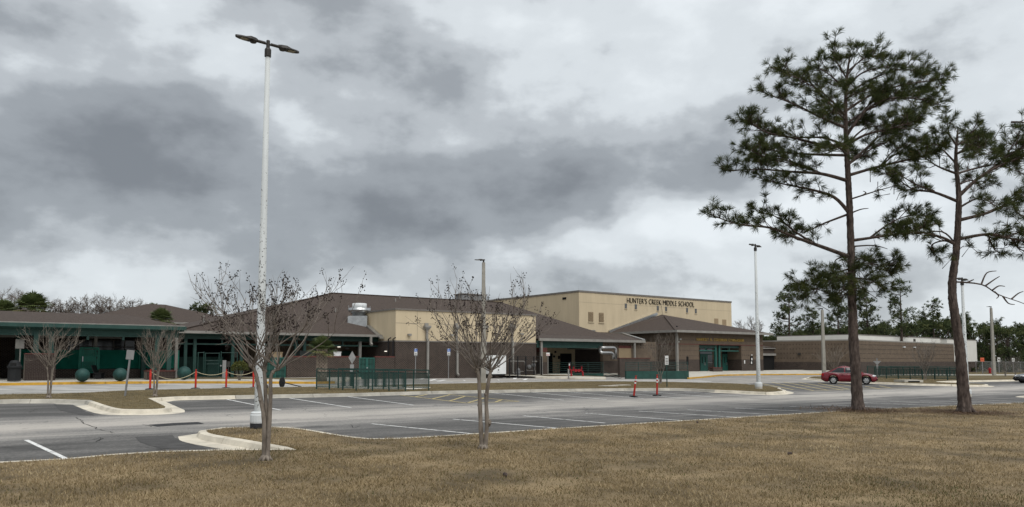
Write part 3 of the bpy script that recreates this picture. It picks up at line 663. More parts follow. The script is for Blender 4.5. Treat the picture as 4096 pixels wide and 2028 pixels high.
# stored equipment behind the yard wall
for u0, u1, v0, v1, mt, nm, lab in ((1290, 1334, 1402, 1424, 'black_metal', 'generator_cabinet', 'black cabinet showing over the yard wall beside the palm'), (1335, 1364, 1407, 1424, 'box_white', 'white_cabinet', 'small white cabinet showing over the yard wall near the green door'), (1200, 1262, 1403, 1424, 'mesh_dark', 'storage_crate', 'dark crate behind the yard wall left of the palm'), (1080, 1130, 1408, 1424, 'tan_panel', 'cardboard_box', 'tan box behind the yard wall and the white lamp pole')):
    a0, z1 = K.sz(u0, v0, .7); a1, _ = K.sz(u1, v0, .7); tk = thing(nm, lab, 'cabinet' if 'cab' in nm else 'box', K.p(a0, .7, 0), PHI)
    MB().box(0, a1-a0, 0, .8, -.5, z1-.06).build('body', mt, tk); MB().box(-.03, a1-a0+.03, -.03, .83, z1-.06, z1).build('lid', mt, tk); MB().box((a1-a0)*.8, (a1-a0)*.8+.05, -.02, .0, z1-.45, z1-.25).build('handle', 'galv', tk)
# ---------------------------------------------------------------- covered walkway wing at the left
az = 3.5
aw = thing('walkway_wing', 'low covered walkway with green fascia and posts under a brown shingle roof', 'building', A.o, PHI)
pr = A.loc(at(520, 1261, 58)); rt = 6.0; rzA = A.sz(100, 1246, rt)[1]
sr = A.sz(505, 1261, rt)[0]
m = MB(); a0 = Vector((.35, -.05, az)); a1 = Vector((-30, -.05, az)); a2 = Vector((-30, 12, az)); a3 = Vector((.35, 12, az)); q0 = Vector((sr, rt, rzA)); q1 = Vector((-26, rt, rzA))
m.add([a0, a1, a2, a3, q0, q1], [(0, 1, 5, 4), (0, 4, 3), (1, 2, 5), (2, 3, 4, 5), (3, 2, 1, 0)]); roofA = m.build('roof', 'shingle', aw)
pbox('drip_edge', 'gutter', aw, -30, .38, -.12, -.055, az-.03, az+.035)
part('fascia', 'fascia_green', aw, lambda m: (m.box(-30, .42, -.18, -.0, az-.27, az-.032), m.box(.36, .50, 0, 12, az-.27, az-.032)))
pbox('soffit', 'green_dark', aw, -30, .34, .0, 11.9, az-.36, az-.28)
pbox('beam', 'fascia_green', aw, -30, .1, .40, .66, az-.66, az-.37)
pbox('rail_beam', 'fascia_green', aw, -30, .1, .44, .60, A.sz(250, 1342, .5)[1]-.02, A.sz(250, 1336, .5)[1]+.03)
for u in (143, 204, 627, 676):
    s = A.sz(u, 1400, .5)[0]; pbox('post', 'fascia_green', aw, s-.14, s+.14, .38, .66, -.6, az-.5)
for u in (352, 494): s = A.sz(u, 1330, .5)[0]; pbox('stub_post', 'fascia_green', aw, s-.07, s+.07, .45, .6, az-1.0, az-.6)
for u in (70, 574): s = A.sz(u, 1430, 4.6)[0]; pbox('post', 'fascia_green', aw, s-.14, s+.14, 4.5, 4.75, -.6, az-.3)
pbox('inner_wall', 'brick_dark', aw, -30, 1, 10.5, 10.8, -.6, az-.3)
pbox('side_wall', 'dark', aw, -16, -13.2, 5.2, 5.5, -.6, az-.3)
for k, u in enumerate((315, 372, 455, 500)):
    s, z = A.sz(u, 1368, 10.3); w_ = pbox('window', 'window_glass', aw, s-.7, s+.7, 10.4, 10.46, 1.7, 2.7)
    part('frame', 'gutter', w_, lambda m: (m.box(s-.75, s+.75, 10.36, 10.42, 2.16, 2.24), m.box(s-.04, s+.04, 10.35, 10.41, 1.7, 2.7)))
for k, s in enumerate((-3.2, -6.4, -9.6)): pbox('ceiling_duct', 'gutter', aw, s-1.2, s+1.2, 7.4, 7.7, az-.75, az-.5)
s, z = A.sz(385, 1378, 5.2); pbox('hanging_post', 'gutter', aw, s-.09, s+.09, 5.4, 5.6, -.4, az-.4)
for u in (602, 654): s, z = A.sz(u, 1332, 2.0); pbox('ceiling_light', 'white_wall', aw, s-.34, s+.34, 2.0, 2.2, z-.07, z+.07)
# brick pier, every brick its own piece
def brick_pier(name, label, s0, s1, t0, t1, z0, z1, courses):
    r = thing(name, label, 'brick pier', A.p(s0, t0, 0), PHI); w = s1-s0; dpt = t1-t0
    MB().box(.012, w-.012, .012, dpt, z0-.4, z1-.05).build('core', 'mortar', r); MB().box(-.02, w+.02, -.02, dpt+.02, z1-.06, z1).build('cap', 'brick_red', r)
    bb = MB().box(0, 1, 0, .05, 0, 1).build('brick', 'brick_piece', r); first = True; z = z0; row = 0
    side = MB()
    for kind, h in courses:
        bwid = .2 if kind == 'r' else .088
        n = max(1, round(w/bwid)); bw_ = w/n; off = (bw_/2 if kind == 'r' and row % 2 else 0); i = -1 if off else 0
        while i < n:
            x0 = max(0, i*bw_+off); x1 = min(w, (i+1)*bw_+off); i += 1
            if x1-x0 < .03: continue
            g = .006; sc = (x1-x0-2*g, 1, h-2*g); lc = (x0+g, rnd.uniform(0, .004), z+g)
            if first: bb.location = lc; bb.scale = sc; first = False
            else: piece(bb, r, lc, None, sc)
        z += h; row += 1
    return r
x0 = A.sz(98, 1500, -.1)[0]; x1 = A.sz(222, 1500, -.1)[0]; zt = A.sz(160, 1413, -.1)[1]; zb = A.sz(160, 1528, -.1)[1]
H_ = zt-.06-zb; rows = [('r', .08)]*2+[('s', .2)]*2+[('r', .08)]*int((H_-.16-.4-.22)/.08); rem = H_-sum(h for _, h in rows); rows.append(('s', rem))
brick_pier('brick_pier', 'tall dark brick pier with pale mortar carrying two green posts, beside the bin', x0, x1, -.1, .9, zb, zt, rows)
x0 = A.sz(588, 1500, -.1)[0]; x1 = A.sz(702, 1500, -.1)[0]; zt = A.sz(640, 1482, -.1)[1]; zb = A.sz(640, 1524, -.1)[1]
H_ = zt-.06-zb; brick_pier('brick_planter', 'low dark brick planter under two green posts, beside the round green bollards', x0, x1, -.1, .9, zb, zt, [('r', .08), ('s', .2), ('s', H_-.28)])
# louvred fence and gate
FT = 4.9; x0 = A.sz(82, 1440, FT)[0]; x1 = 1.2; zt = A.sz(450, 1399, FT)[1]; zm = A.sz(450, 1476, FT)[1]; g0 = A.sz(318, 1440, FT)[0]; g1 = A.sz(394, 1440, FT)[0]; zg = A.sz(355, 1389, FT)[1]
fe = thing('louvre_fence', 'bright green louvred screen fence on a low brick plinth under the walkway roof', 'fence', A.p(0, FT, 0), PHI)
sl = None
for a, b in ((x0, g0-.02), (g1+.02, x1)):
    pbox('plinth', 'brick_dark', fe, a, b, -.1, .15, -.7, zm)
    n = 20; dz = (zt-zm-.06)/n
    xs = [a+i*(b-a)/max(1, round((b-a)/2.2)) for i in range(max(1, round((b-a)/2.2))+1)]
    for xa, xb in zip(xs, xs[1:]):
        for i in range(n):
            z = zm+.05+i*dz
            mb = MB().add([(xa+.05, -.03, z), (xb-.05, -.03, z), (xb-.05, .03, z+dz*.75), (xa+.05, .03, z+dz*.75), (xa+.05, -.018, z-.012), (xb-.05, -.018, z-.012), (xb-.05, .042, z+dz*.75-.012), (xa+.05, .042, z+dz*.75-.012)], [(0, 1, 2, 3), (7, 6, 5, 4), (0, 4, 5, 1), (2, 6, 7, 3)])
            mb.build('slat', 'green', fe)
    for xa in xs: pbox('post', 'green', fe, xa-.05, xa+.05, -.055, .06, zm, zt)
    pbox('back_panel', 'green_dark', fe, a, b, .09, .1, zm, zt-.02)
ga = thing('louvre_gate', 'green louvred gate with a solid middle panel in the screen fence', 'gate', A.p(g0, FT, 0), PHI); gw = g1-g0; z0 = A.sz(355, 1492, FT)[1]
for nm, q in (('jamb', (0, .11, -.07, .06, z0-.3, zg)), ('jamb', (gw-.11, gw, -.07, .06, z0-.3, zg)), ('head', (.11, gw-.11, -.07, .06, zg-.1, zg)), ('stile', (.13, .22, -.06, .03, z0, zg-.13)), ('stile', (gw-.22, gw-.13, -.06, .03, z0, zg-.13)), ('mid_panel', (.22, gw-.22, -.05, .03, (z0+zg)/2-.12, (z0+zg)/2+.28)), ('kick_rail', (.22, gw-.22, -.05, .03, z0, z0+.1))): pbox(nm, 'green', ga, *q)
for i in range(26):
    z = z0+.14+i*(zg-.15-z0-.14)/26
    if (z0+zg)/2-.15 < z < (z0+zg)/2+.28: continue
    pbox('slat', 'green', ga, .22, gw-.22, -.035, .02, z, z+.045)
pbox('lock', 'galv', ga, .15, .21, -.1, -.06, (z0+zg)/2-.1, (z0+zg)/2+.25)
for z in (z0+.1, (z0+zg)/2+.1, zg-.35): pbox('hinge', 'black_metal', ga, gw-.15, gw-.09, -.1, -.07, z, z+.14)
# far classroom roofs behind
def far_roof(name, label, apx, d, hw, dp, drop):
    a = at(*apx, d); r = thing(name, label, 'building', (a.x, a.y, .6), PHI); z = a.z-.6; ez = z-drop
    MB().add([(-hw, -dp, ez), (hw, -dp, ez), (hw, dp, ez), (-hw, dp, ez), (-1, 0, z), (1, 0, z)], [(0, 1, 5, 4), (1, 2, 5), (2, 3, 4, 5), (3, 0, 4), (3, 2, 1, 0)]).build('roof', 'shingle', r)
    MB().box(-hw, hw, -dp-.1, -dp, ez-.2, ez).build('gutter', 'gutter', r); MB().box(hw, hw+.1, -dp, dp, ez-.2, ez).build('gutter', 'gutter', r)
    MB().box(-hw+.8, hw-.8, -dp+.8, dp-.8, -1, ez).build('wall', 'brick_tan', r)
far_roof('classroom_block', 'brown hip roof block standing behind the walkway wing', (625, 1217), 92, 9.5, 8, 2.45)
far_roof('classroom_block', 'brown roof block behind the cabbage palm beyond the walkway wing', (-60, 1208), 100, 9, 7, 2.2)
# ---------------------------------------------------------------- dock between kitchen wing and gym
dk = thing('loading_dock', 'open loading bay with brown shed roof between the cream kitchen wing and the gymnasium', 'building', K.p(kl, 0, 0), PHI)
D = Frame(K.p(kl, 0, 0))
def dl(u, v, d): return Vector(D.loc(at(u, v, d)))
T1 = dl(2147, 1264, 101.5); T2 = dl(2320, 1326, 95.1); T3 = dl(2472, 1330, 99.6)
ez = dl(2147, 1354, 72.9).z; E1_ = Vector((.0, -.35, ez)); eL = D.sz(2575, 1370, -.35)[0]; E2_ = Vector((eL, -.35, ez)); Em = Vector((D.sz(2420, 1365, -.35)[0], -.35, ez))
m = MB(); m.add([E1_, Em, E2_, T3, T2, T1], [(0, 1, 4, 5), (1, 2, 3, 4)]); m.add([v-Vector((0, 0, .15)) for v in (E1_, Em, E2_, T3, T2, T1)], [(5, 4, 1, 0), (4, 3, 2, 1)]); rd = m.build('roof', 'shingle', dk)
part('gutter', 'gutter', dk, lambda m: m.box(0, eL+.1, -.52, -.36, ez-.22, ez+.03))
part('flashing', 'galv', dk, lambda m: (m.bar(T1+Vector((0, -.1, .1)), T2+Vector((0, -.1, .1)), .12, .3), m.bar(T2+Vector((0, -.1, .1)), T3+Vector((0, -.1, .1)), .12, .25), m.bar(T3+Vector((0, 0, .0)), E2_+Vector((.1, .1, .02)), .3, .28)))
sa = D.sz(2188, 1400)[0]; sb = D.sz(2411, 1400)[0]; sc_ = D.sz(2532, 1400)[0]
pbox('lintel', 'fascia_green', dk, .05, D.sz(2411, 1370)[0], -.02, .3, ez-.85, ez-.2)
pbox('column', 'brick_tan', dk, D.sz(2166, 1400)[0], sa, -.02, .8, 1.1, ez-.85); pbox('column_base', 'brick_dark', dk, D.sz(2166, 1400)[0]-.02, sa+.02, -.05, .82, -.8, 1.1); pbox('column_cap', 'brick_red', dk, D.sz(2166, 1400)[0]-.01, sa+.01, -.03, .81, ez-1.25, ez-.86)
pbox('back_wall', 'cream', dk, 0, D.sz(2300, 1400, 6)[0], 6, 6.2, -.8, ez); pbox('inner_wall', 'brick_dark', dk, D.sz(2300, 1400, 6)[0], 16, 6.0, 6.2, -.8, ez+.6)
for u0, u1 in ((2188, 2210), (2242, 2286)): pbox('doorway', 'dark', dk, D.sz(u0, 1440, 5.95)[0], D.sz(u1, 1440, 5.95)[0], 5.93, 5.99, -.3, 2.0)
for u, v in ((2222, 1408), (2217, 1426), (2236, 1427), (2236, 1433)): s, z = D.sz(u, v, 5.9); pbox('wall_fitting', 'black_metal', dk, s-.08, s+.08, 5.85, 5.99, z-.1, z+.1)
part('conduit', 'lamp_grey', dk, lambda m: m.tube([dl(2222, 1384, 77)+Vector((0, 0, 0)), dl(2300, 1386, 80)], .06, 6))
pbox('side_wall', 'brick_tan', dk, D.sz(2411, 1370)[0], sc_+3.6, .0, .4, 1.2, ez-.1); pbox('dock_wall', 'brick_dark', dk, sb, sc_, -2.4, -2.1, -1.6, D.sz(2470, 1434, -2.4)[1]); pbox('dock_wall_return', 'brick_dark', dk, sc_-.3, sc_-.001, -2.1, -.002, -1.6, D.sz(2470, 1434, -2.4)[1]-.01)
pbox('dock_wall_cap', 'brick_red', dk, sb-.02, sc_+.02, -2.42, -2.08, D.sz(2470, 1434, -2.4)[1], D.sz(2470, 1434, -2.4)[1]+.07)
pbox('base_wall', 'brick_dark', dk, sb, sc_+3.6, -.03, .3, -1.4, 1.2)
part('stone_panel', 'tan_panel', dk, lambda m: m.box(D.sz(2474, 1400)[0], D.sz(2524, 1400)[0], -.05, -.002, 1.21, D.sz(2500, 1393)[1])); part('stone_band', 'brick_red', dk, lambda m: m.box(D.sz(2474, 1400)[0], D.sz(2524, 1400)[0], -.05, -.002, D.sz(2500, 1393)[1]+.002, D.sz(2500, 1382)[1]))
dots(dk, D.sz(2415, 1370)[0]+.2, sc_+3.2, (ez-.45, ez-.75), .4, 0)
pbox('floor', 'concrete', dk, 0, 16, -.2, 6, -.25, -.05)
spout(dk, .45, -.2, ez-.25, -.2, .2); spout(dk, D.sz(2538, 1400, -.4)[0], .2, ez-.25, -.4, .17)
# insulated pipes
du = thing('insulated_pipes', 'pair of shiny silver insulated pipes bending down behind the dock wall', 'pipes', D.p(0, 0, 0), PHI)
def dpt(u, v, t=-.9): s, z = D.sz(u, v, t); return (s, t, z)
def bend(pts, r=.35, n=5):
    pts = [Vector(p) for p in pts]; q = [pts[0]]
    for a, b, c in zip(pts, pts[1:], pts[2:]):
        p0 = b+(a-b).normalized()*r; p1 = b+(c-b).normalized()*r
        for i in range(n+1): t = i/n; q.append(p0*(1-t)**2+b*2*t*(1-t)+p1*t*t)
    return q+[pts[-1]]
MB().tube(bend([dpt(2272, 1392, 3.5), dpt(2400, 1391, 0), dpt(2402, 1411, -.9), dpt(2452, 1412, -.9), dpt(2453, 1436, -.9)]), .155, 12).build('pipe', 'silver_duct', du, True)
MB().tube(bend([dpt(2330, 1386, 3), dpt(2410, 1391, -.6), dpt(2462, 1391, -.6), dpt(2463, 1436, -.6)]), .155, 12).build('pipe', 'silver_duct', du, True)
# ramp walls with tube rails
def ramp(name, label, pa, pb, htop, hr, n, extra=0):
    a = gp(*pa); b = gp(*pb); d = (b-a); L_ = d.xy.length; ang = math.atan2(d.y, d.x); r = thing(name, label, 'ramp', (a.x, a.y, min(a.z, b.z)), ang)
    MB().box(0, L_, 0, .25, -.4, htop).build('wall', 'green_wall', r)
    for i in range(n+1): s = L_*i/n; MB().tube([(min(max(s, .04), L_-.04), .12, htop-.02), (min(max(s, .04), L_-.04), .12, htop+hr)], .028, 6).build('rail_post', 'green_rail', r)
    for k in range(5): z = htop+hr-k*hr/5.2; MB().tube([(0, .12, z), (L_, .12, z)], .024, 6).build('rail', 'green_rail', r)
    return r
ramp('access_ramp', 'green painted ramp wall with tube railing in front of the dock', (2172, 1506), (2413, 1511), .42, 1.02, 4)
ramp('access_ramp', 'longer green painted ramp wall with tube railing beside the gymnasium entrance', (2505, 1516), (2756, 1516), .78, .82, 5)
st = thing('step_rail', 'small dark green handrail at the steps between the two ramp walls', 'handrail', gp(2420, 1514), PHI)
MB().tube([(0, 0, .0), (0, 0, .55), (1.3, -.8, .2), (1.3, -.8, -.25)], .025, 6).build('rail', 'green_rail', st); MB().tube([(0, 0, .3), (1.3, -.8, -.02)], .02, 6).build('lower_rail', 'green_rail', st)
# ---------------------------------------------------------------- tall gym hall
gl = GY.sz(2927, 1300)[0]; gt = GY.sz(2318, 1168)[1]
gm = thing('gymnasium_hall', 'tall cream hall with dark lettering along its top, behind the brown roofs', 'building', GY.o, PHI)
pbox('wall', 'cream', gm, 0, gl, 0, 24, -1, gt); pbox('coping', 'coping', gm, -.06, gl+.06, -.06, 24.1, gt, gt+.22)
lx, lz = GY.sz(2507, 1211); rx, rz2 = GY.sz(2778, 1228)
lettering("HUNTER'S CREEK MIDDLE SCHOOL", 1.0, .08, 'letter_dark', gm, lx, -.06, (lz+rz2)/2, rx-lx, offset=-.02)
for u0, v0 in ((2503, 1224), (2543, 1227), (2631, 1233), (2664, 1236), (2748, 1241), (2783, 1244)):
    s, z = GY.sz(u0, v0); w_ = pbox('window', 'window_glass', gm, s-.20, s+.20, -.012, .02, z-.34, z+.32); part('mullion', 'coping', w_, lambda m: [m.box(s+a-.015, s+a+.015, -.025, -.0125, z-.34, z+.32) for a in (-.19, -.06, .07, .19)]); part('sill', 'cream', w_, lambda m: m.box(s-.24, s+.24, -.08, .0, z-.43, z-.345))
for u0, v0 in ((2363, 1267), (2405, 1270)):
    s, z = GY.sz(u0, v0); w_ = pbox('louvre', 'dark', gm, s-.42, s+.42, -.008, .02, z-.6, z+.6)
    for k in range(11): zz = z-.56+k*.105; piece_o = MB().add([(s-.42, -.06, zz), (s+.42, -.06, zz), (s+.42, -.012, zz+.075), (s-.42, -.012, zz+.075)], [(0, 1, 2, 3)]).build('louvre_blade', 'tan_panel', w_)
    part('sill', 'cream', w_, lambda m: m.box(s-.47, s+.47, -.1, 0, z-.74, z-.62))
for u0, v0 in ((2865, 1288), (2897, 1292)): s, z = GY.sz(u0, v0); pbox('blank_panel', 'tan_panel', gm, s-.46, s+.46, -.02, .02, z-.5, z+.5)
s, z = GY.sz(2258, 1193); gll = Frame(GY.o, PHI+R(90)); s, z = gll.sz(2258, 1193); pbox('wall_vent', 'dark', gm, -.05, .0, s-.35, s+.35, z-.16, z+.12)
part('lightning_cable', 'coping', gm, lambda m: m.tube([(GY.sz(2648, 1199)[0], -.03, GY.sz(2648, 1196)[1]), (GY.sz(2645, 1225)[0], -.03, GY.sz(2645, 1225)[1]), (GY.sz(2650, 1258)[0], -.03, GY.sz(2650, 1258)[1])], .02, 4))
for u in (2318, 2450, 2600, 2740, 2860): s = GY.sz(u, 1180)[0]; part('lightning_rod', 'galv', gm, lambda m: m.tube([(s, .2, gt+.2), (s, .2, gt+.75)], .012, 4))
part('stucco_joint', 'coping', gm, lambda m: m.box(0, gl, -.005, .004, gt-1.25, gt-1.235))
# ---------------------------------------------------------------- gym entrance block
el = E.sz(3052, 1400)[0]; ezv = E.sz(2710, 1322)[1]; zb = E.sz(2760, 1438)[1]
en = thing('gymnasium_entrance', 'tan and dark brick entrance block with hip roof, gold lettering and green doors', 'building', E.o, PHI)
o0 = E.sz(2797, 1430)[0]; o1 = E.sz(2966, 1430)[0]; zo = E.sz(2797, 1379)[1]; RD = 2.2
for a, b in ((0, o0), (o1, el)):
    pbox('upper_wall', 'brick_tan', en, a, b, 0, RD if a == 0 else RD, zb, zo); pbox('base_wall', 'brick_dark', en, a, b, -.004, RD, -1.1, zb)
pbox('lintel_wall', 'brick_tan', en, 0, el, .0, 10.4, zo, ezv); pbox('red_band', 'brick_red', en, -.01, el+.01, -.012, 10.3, zo-.0, zo+.09)
pbox('body_wall', 'brick_tan', en, 0.003, el-.003, RD, 10.3, zb, zo-.002); pbox('body_base', 'brick_dark', en, 0, el, RD+.002, 10.2, -1.1, zb-.001)
zr = [E.sz(2797, v)[1] for v in (1341, 1360)]
dots(en, .3, el-.2, zr, .40, 0); dots(en, .3, o0-.1, [E.sz(2760, v)[1] for v in (1384, 1402, 1423)], .40, 0); dots(en, o1+.2, el-.2, [E.sz(3000, v)[1] for v in (1384, 1402, 1421)], .40, 0)
dots(en, .4, 11, zr+[E.sz(2760, v)[1] for v in (1384, 1402, 1423)], .40, 0, 'y')
# hip roof
a0 = Vector((-.7, -.7, ezv)); a1 = Vector((el+.9, -.7, ezv)); a2 = Vector((el+.9, 11.5, ezv)); a3 = Vector((-.7, 11.5, ezv)); pk = Vector(E.loc(at(2662, 1264, 98.0))); pk2 = pk+Vector((1.0, 0, 0)); pk3 = Vector(E.loc(at(2648, 1258, 102.5)))
m = MB(); m.add([a0, a1, a2, a3, pk, pk3], [(0, 1, 4), (1, 2, 5, 4), (0, 4, 5, 3), (3, 2, 1, 0)]); re_ = m.build('roof', 'shingle', en)
part('hip_cap', 'shingle', re_, lambda m: (m.bar(a0+Vector((0, 0, .03)), pk+Vector((0, 0, .03)), .45, .07), ))
part('gutter', 'gutter', en, lambda m: (m.box(-.85, el+1.05, -.88, -.71, ezv-.24, ezv+.03), m.box(-.86, -.71, -.7, 11.4, ezv-.24, ezv+.03)))
pbox('soffit', 'coping', en, -.69, el+.89, -.69, 11.4, ezv-.14, ezv-.08)
s, z = E.sz(2707, 1331); part('roof_vent', 'black_metal', re_, lambda m: m.box(.9, 1.1, .7, .85, ezv+.35, ezv+.6))
part('rake_flashing', 'galv', en, lambda m: m.bar((-.75, 10.35, ezv+.12), (pk3.x, 10.35, pk3.z+.12), .2, .35))
lx, lz = E.sz(2786, 1363); rx, rz2 = E.sz(2975, 1367)
lettering('HARRIET A. COLEMAN GYMNASIUM', .50, .06, 'letter_gold', en, lx, -.05, (lz+rz2)/2, rx-lx, offset=.002)
# recess with doors
def dz(u, v, t=RD): return E.sz(u, v, t)
fl = -.02
for u0, u1 in ((2800, 2829), (2889, 2917)):
    s0_, s1_ = dz(u0, 1450)[0], dz(u1, 1450)[0]; zt_ = dz(u0, 1419)[1]
    dr = pbox('door', 'door_green', en, s0_, s1_, RD-.08, RD-.03, fl, zt_)
    for k in (.2, .62): part('door_window', 'dark', dr, lambda m: m.box(s0_+(s1_-s0_)*k, s0_+(s1_-s0_)*k+.14, RD-.09, RD-.081, 1.0, 1.8)); part('handle', 'galv', dr, lambda m: m.box(s0_+(s1_-s0_)*(k*.3+.4), s0_+(s1_-s0_)*(k*.3+.4)+.04, RD-.14, RD-.09, .75, 1.1))
    s2_ = dz(u1+19, 1450)[0]; pbox('side_glass', 'glass', en, s1_+.02, s2_, RD-.06, RD-.03, fl+.15, zt_); pbox('glass_bar', 'gutter', en, s1_+.02, s2_, RD-.08, RD-.061, 1.05, 1.12); pbox('glass_sill', 'gutter', en, s1_+.02, s2_+.05, RD-.12, RD-.03, fl, fl+.14)
    pbox('transom', 'glass', en, s0_, s2_, RD-.06, RD-.03, zt_+.12, zo-.25); pbox('transom_bar', 'door_green', en, s0_-.05, s2_+.05, RD-.1, RD-.025, zt_+.01, zt_+.11)
hb = E.sz(2830, 1391)[1]
for a, b in ((o0, E.sz(2868, 1400)[0]), (E.sz(2889, 1400)[0], E.sz(2963, 1400)[0])):
    pbox('header_beam', 'fascia_green', en, a+.02, b, .3, .5, hb, zo-.03); zz = E.sz(2830, 1402)[1]; pbox('cross_beam', 'door_green', en, a+.02, b, .32, .46, zz-.08, zz+.05)
    pbox('beam_stub', 'door_green', en, (a+b)/2-.05, (a+b)/2+.05, .33, .45, zz+.05, hb)
for u in (2872, 2887): s = E.sz(u, 1430)[0]; pbox('post', 'door_green', en, s-.12, s+.12, .28, .52, fl, zo-.01)
pbox('entrance_slab', 'concrete', en, -.5, el+2, -.6, RD, -.25, fl)
s, z0_ = E.sz(2750, 1458); pbox('slot_window', 'dark', en, s-.18, s+.18, -.02, .0, z0_, E.sz(2750, 1426)[1])
s, z0_ = E.sz(3006, 1457); w_ = pbox('notice_case', 'dark', en, s-.27, s+.27, -.06, .0, z0_, E.sz(3006, 1425)[1]); part('poster', 'sign_white', w_, lambda m: (m.box(s-.18, s+.05, -.068, -.061, z0_+.05, z0_+.35), m.box(s-.1, s+.12, -.068, -.061, z0_+.5, z0_+.8)))
s, z = E.sz(2978, 1448); pbox('notice', 'sign_white', en, s-.1, s+.1, -.03, .0, z-.2, z+.22); s, z = E.sz(3007, 1420); pbox('door_number', 'sign_white', en, s-.12, s+.12, -.03, .0, z-.05, z+.06)
for u, v in ((2715, 1357), (2707, 1367)): s, z = E.sz(u, v); pbox('flood_lamp', 'gutter', en, s-.12, s+.16, -.3, .0, z-.09, z+.09)
spout(en, -.1, .0, ezv-.2, -.12, .22, jog=ezv-.55); part('conduit', 'gutter', en, lambda m: m.tube([(E.sz(2699, 1400)[0]+.15, -.03, -.2), (E.sz(2699, 1400)[0]+.15, -.03, ezv-.2)], .03, 5))
spl = thing('planter_wall', 'small brick planter wall at the foot of the green entrance posts', 'wall', E.p(E.sz(2853, 1470, -.5)[0], -.5, 0), PHI); MB().box(0, 1.75, 0, .6, -.2, .42).build('wall', 'brick_dark', spl); MB().box(-.03, 1.78, -.03, .63, .42, .5).build('cap', 'brick_red', spl)
# ---------------------------------------------------------------- low tan brick wing at the right and link
RL = Frame((36.4, 107.5, .7), math.atan2(101-107.5, 44.8-36.4)); RR = Frame((44.8, 101, .7), math.atan2(24, 26)); rl_ = math.hypot(8.6, 5.5); rr_ = RR.sz(3800, 1420)[0]+2
rt_ = RR.sz(3420, 1362)[1]; rb = RR.sz(3450, 1448)[1]
rw = thing('low_brick_wing', 'long low tan brick wing with dark brick base, behind the red car', 'building', (0, 0, 0))
c0 = RL.p(0); c1 = RR.p(0); c2 = RR.p(rr_); c3 = RR.p(rr_, 14); c4 = RL.p(0)+RR.y*14
pl = [(p.x, p.y) for p in (c0, c1, c2, c3, c4)]
pl_l = [RR.loc((x, y, .7))[:2] for x, y in pl]
for nm_, mt_, z0_, z1_ in (('wall', 'brick_tan', .7+rb, .7+rt_), ('base_wall', 'brick_dark', -.8, .7+rb-.001)): m1 = MB().prism(pl_l, z0_, z1_).build(nm_, mt_, rw); m1.location = (RR.o.x, RR.o.y, 0); m1.rotation_euler = (0, 0, RR.a)
MB().prism([(p[0], p[1]) for p in pl], .7+rt_, .7+rt_+.16).build('coping', 'gutter', rw)
def frame_dots(fr, ln, zs, step, root):
    mb = MB()
    for z in zs:
        for i in range(int(ln/step)):
            a = fr.p(.3+i*step, -.012, z); mb.bar(a-fr.x*.06, a+fr.x*.06, .02, .12)
    o = mb.build('dark_header_brick', 'brick_dark', root); o['kind'] = 'stuff'
frame_dots(RL, rl_-.3, [RL.sz(3250, v)[1] for v in (1377, 1395, 1413, 1432)], .42, rw); frame_dots(RR, rr_-.5, [RR.sz(3450, v)[1] for v in (1378, 1396, 1414, 1433)], .42, rw)
for u, v in ((3090, 1416), (3198, 1416)): a = RL.p(RL.sz(u, v)[0], -.1, RL.sz(u, v)[1]); MB().bar(a-RL.x*.18, a+RL.x*.18, .25, .28).build('wall_lamp', 'lamp_grey', rw)
for u, v in ((3614, 1388), (3656, 1389)): a = RR.p(RR.sz(u, v)[0], -.1, RR.sz(u, v)[1]); MB().bar(a-RR.x*.3, a+RR.x*.3, .2, .16).build('flood_lamp', 'white_paint', rw)
lk = thing('link_corridor', 'short recessed link with brown roof between gymnasium entrance and low brick wing', 'building', E.p(el, 3.5, 0), PHI)
L0 = at(3030, 1338, 100); LF = Frame(E.p(el, 3.5, 0)); ll = LF.sz(3110, 1440)[0]; lz0 = LF.sz(3080, 1392)[1]
MB().box(.0, ll+1.5, 0, 8, -1, lz0).build('wall', 'brick_dark', lk); MB().box(.0, ll+.5, -.25, -.1, lz0-.12, lz0+.1).build('gutter', 'gutter', lk)
pt = LF.loc(at(3066, 1341, 104)); pu = LF.loc(at(3170, 1362, 110)); MB().slab([(0, -.25, lz0+.1), (ll+.6, -.25, lz0+.1), (pu[0], 7.5, pu[2]), (pt[0]-2, 7.5, pt[2]+.1)], .12).build('roof', 'shingle', lk)
MB().box(.25, .9*ll, -.04, -.005, -.6, 1.95).build('doorway', 'dark', lk); MB().box(.2, .95*ll, -.3, -.01, 2.0, 2.3).build('canopy', 'gutter', lk); MB().tube([(ll*.97, -.2, -.6), (ll*.97, -.2, 2.3)], .05, 6).build('post', 'gutter', lk)
# white-walled building behind
WB = Frame((at(3907, 1440, 140).x-40, 0, .5), R(40)); wr = at(3909, 1440, 140); WB = Frame((wr.x, wr.y, .3), R(40)); wt = WB.sz(3905, 1362)[1]; wm = WB.sz(3905, 1446)[1]
wh = thing('white_building', 'white walled building with brown brick base rising behind the low brick wing', 'building', WB.o, R(40))
sA = WB.sz(3535, 1350)[0]; sB = WB.sz(3787, 1350)[0]
MB().box(sB, 0, 0, 14, wm, wt).build('wall', 'white_wall', wh); MB().box(sB+.5, .002, -.02, 14.02, -1, wm).build('base_wall', 'brick_dark', wh); MB().box(sB-.05, .05, -.05, 14.05, wt, wt+.12).build('coping', 'coping', wh)
MB().box(sA-8, sB+.2, 1.0, 13, -1, wt+.12).build('wall', 'white_wall', wh); MB().box(sA-8, sB+.2, .95, 13.05, wt+.12, wt+.25).build('coping', 'coping', wh)
s, z = WB.sz(3655, 1372, .95); lettering('19', 1.0, .05, 'letter_dark', wh, s, .95, z, None, 1.0, .01)
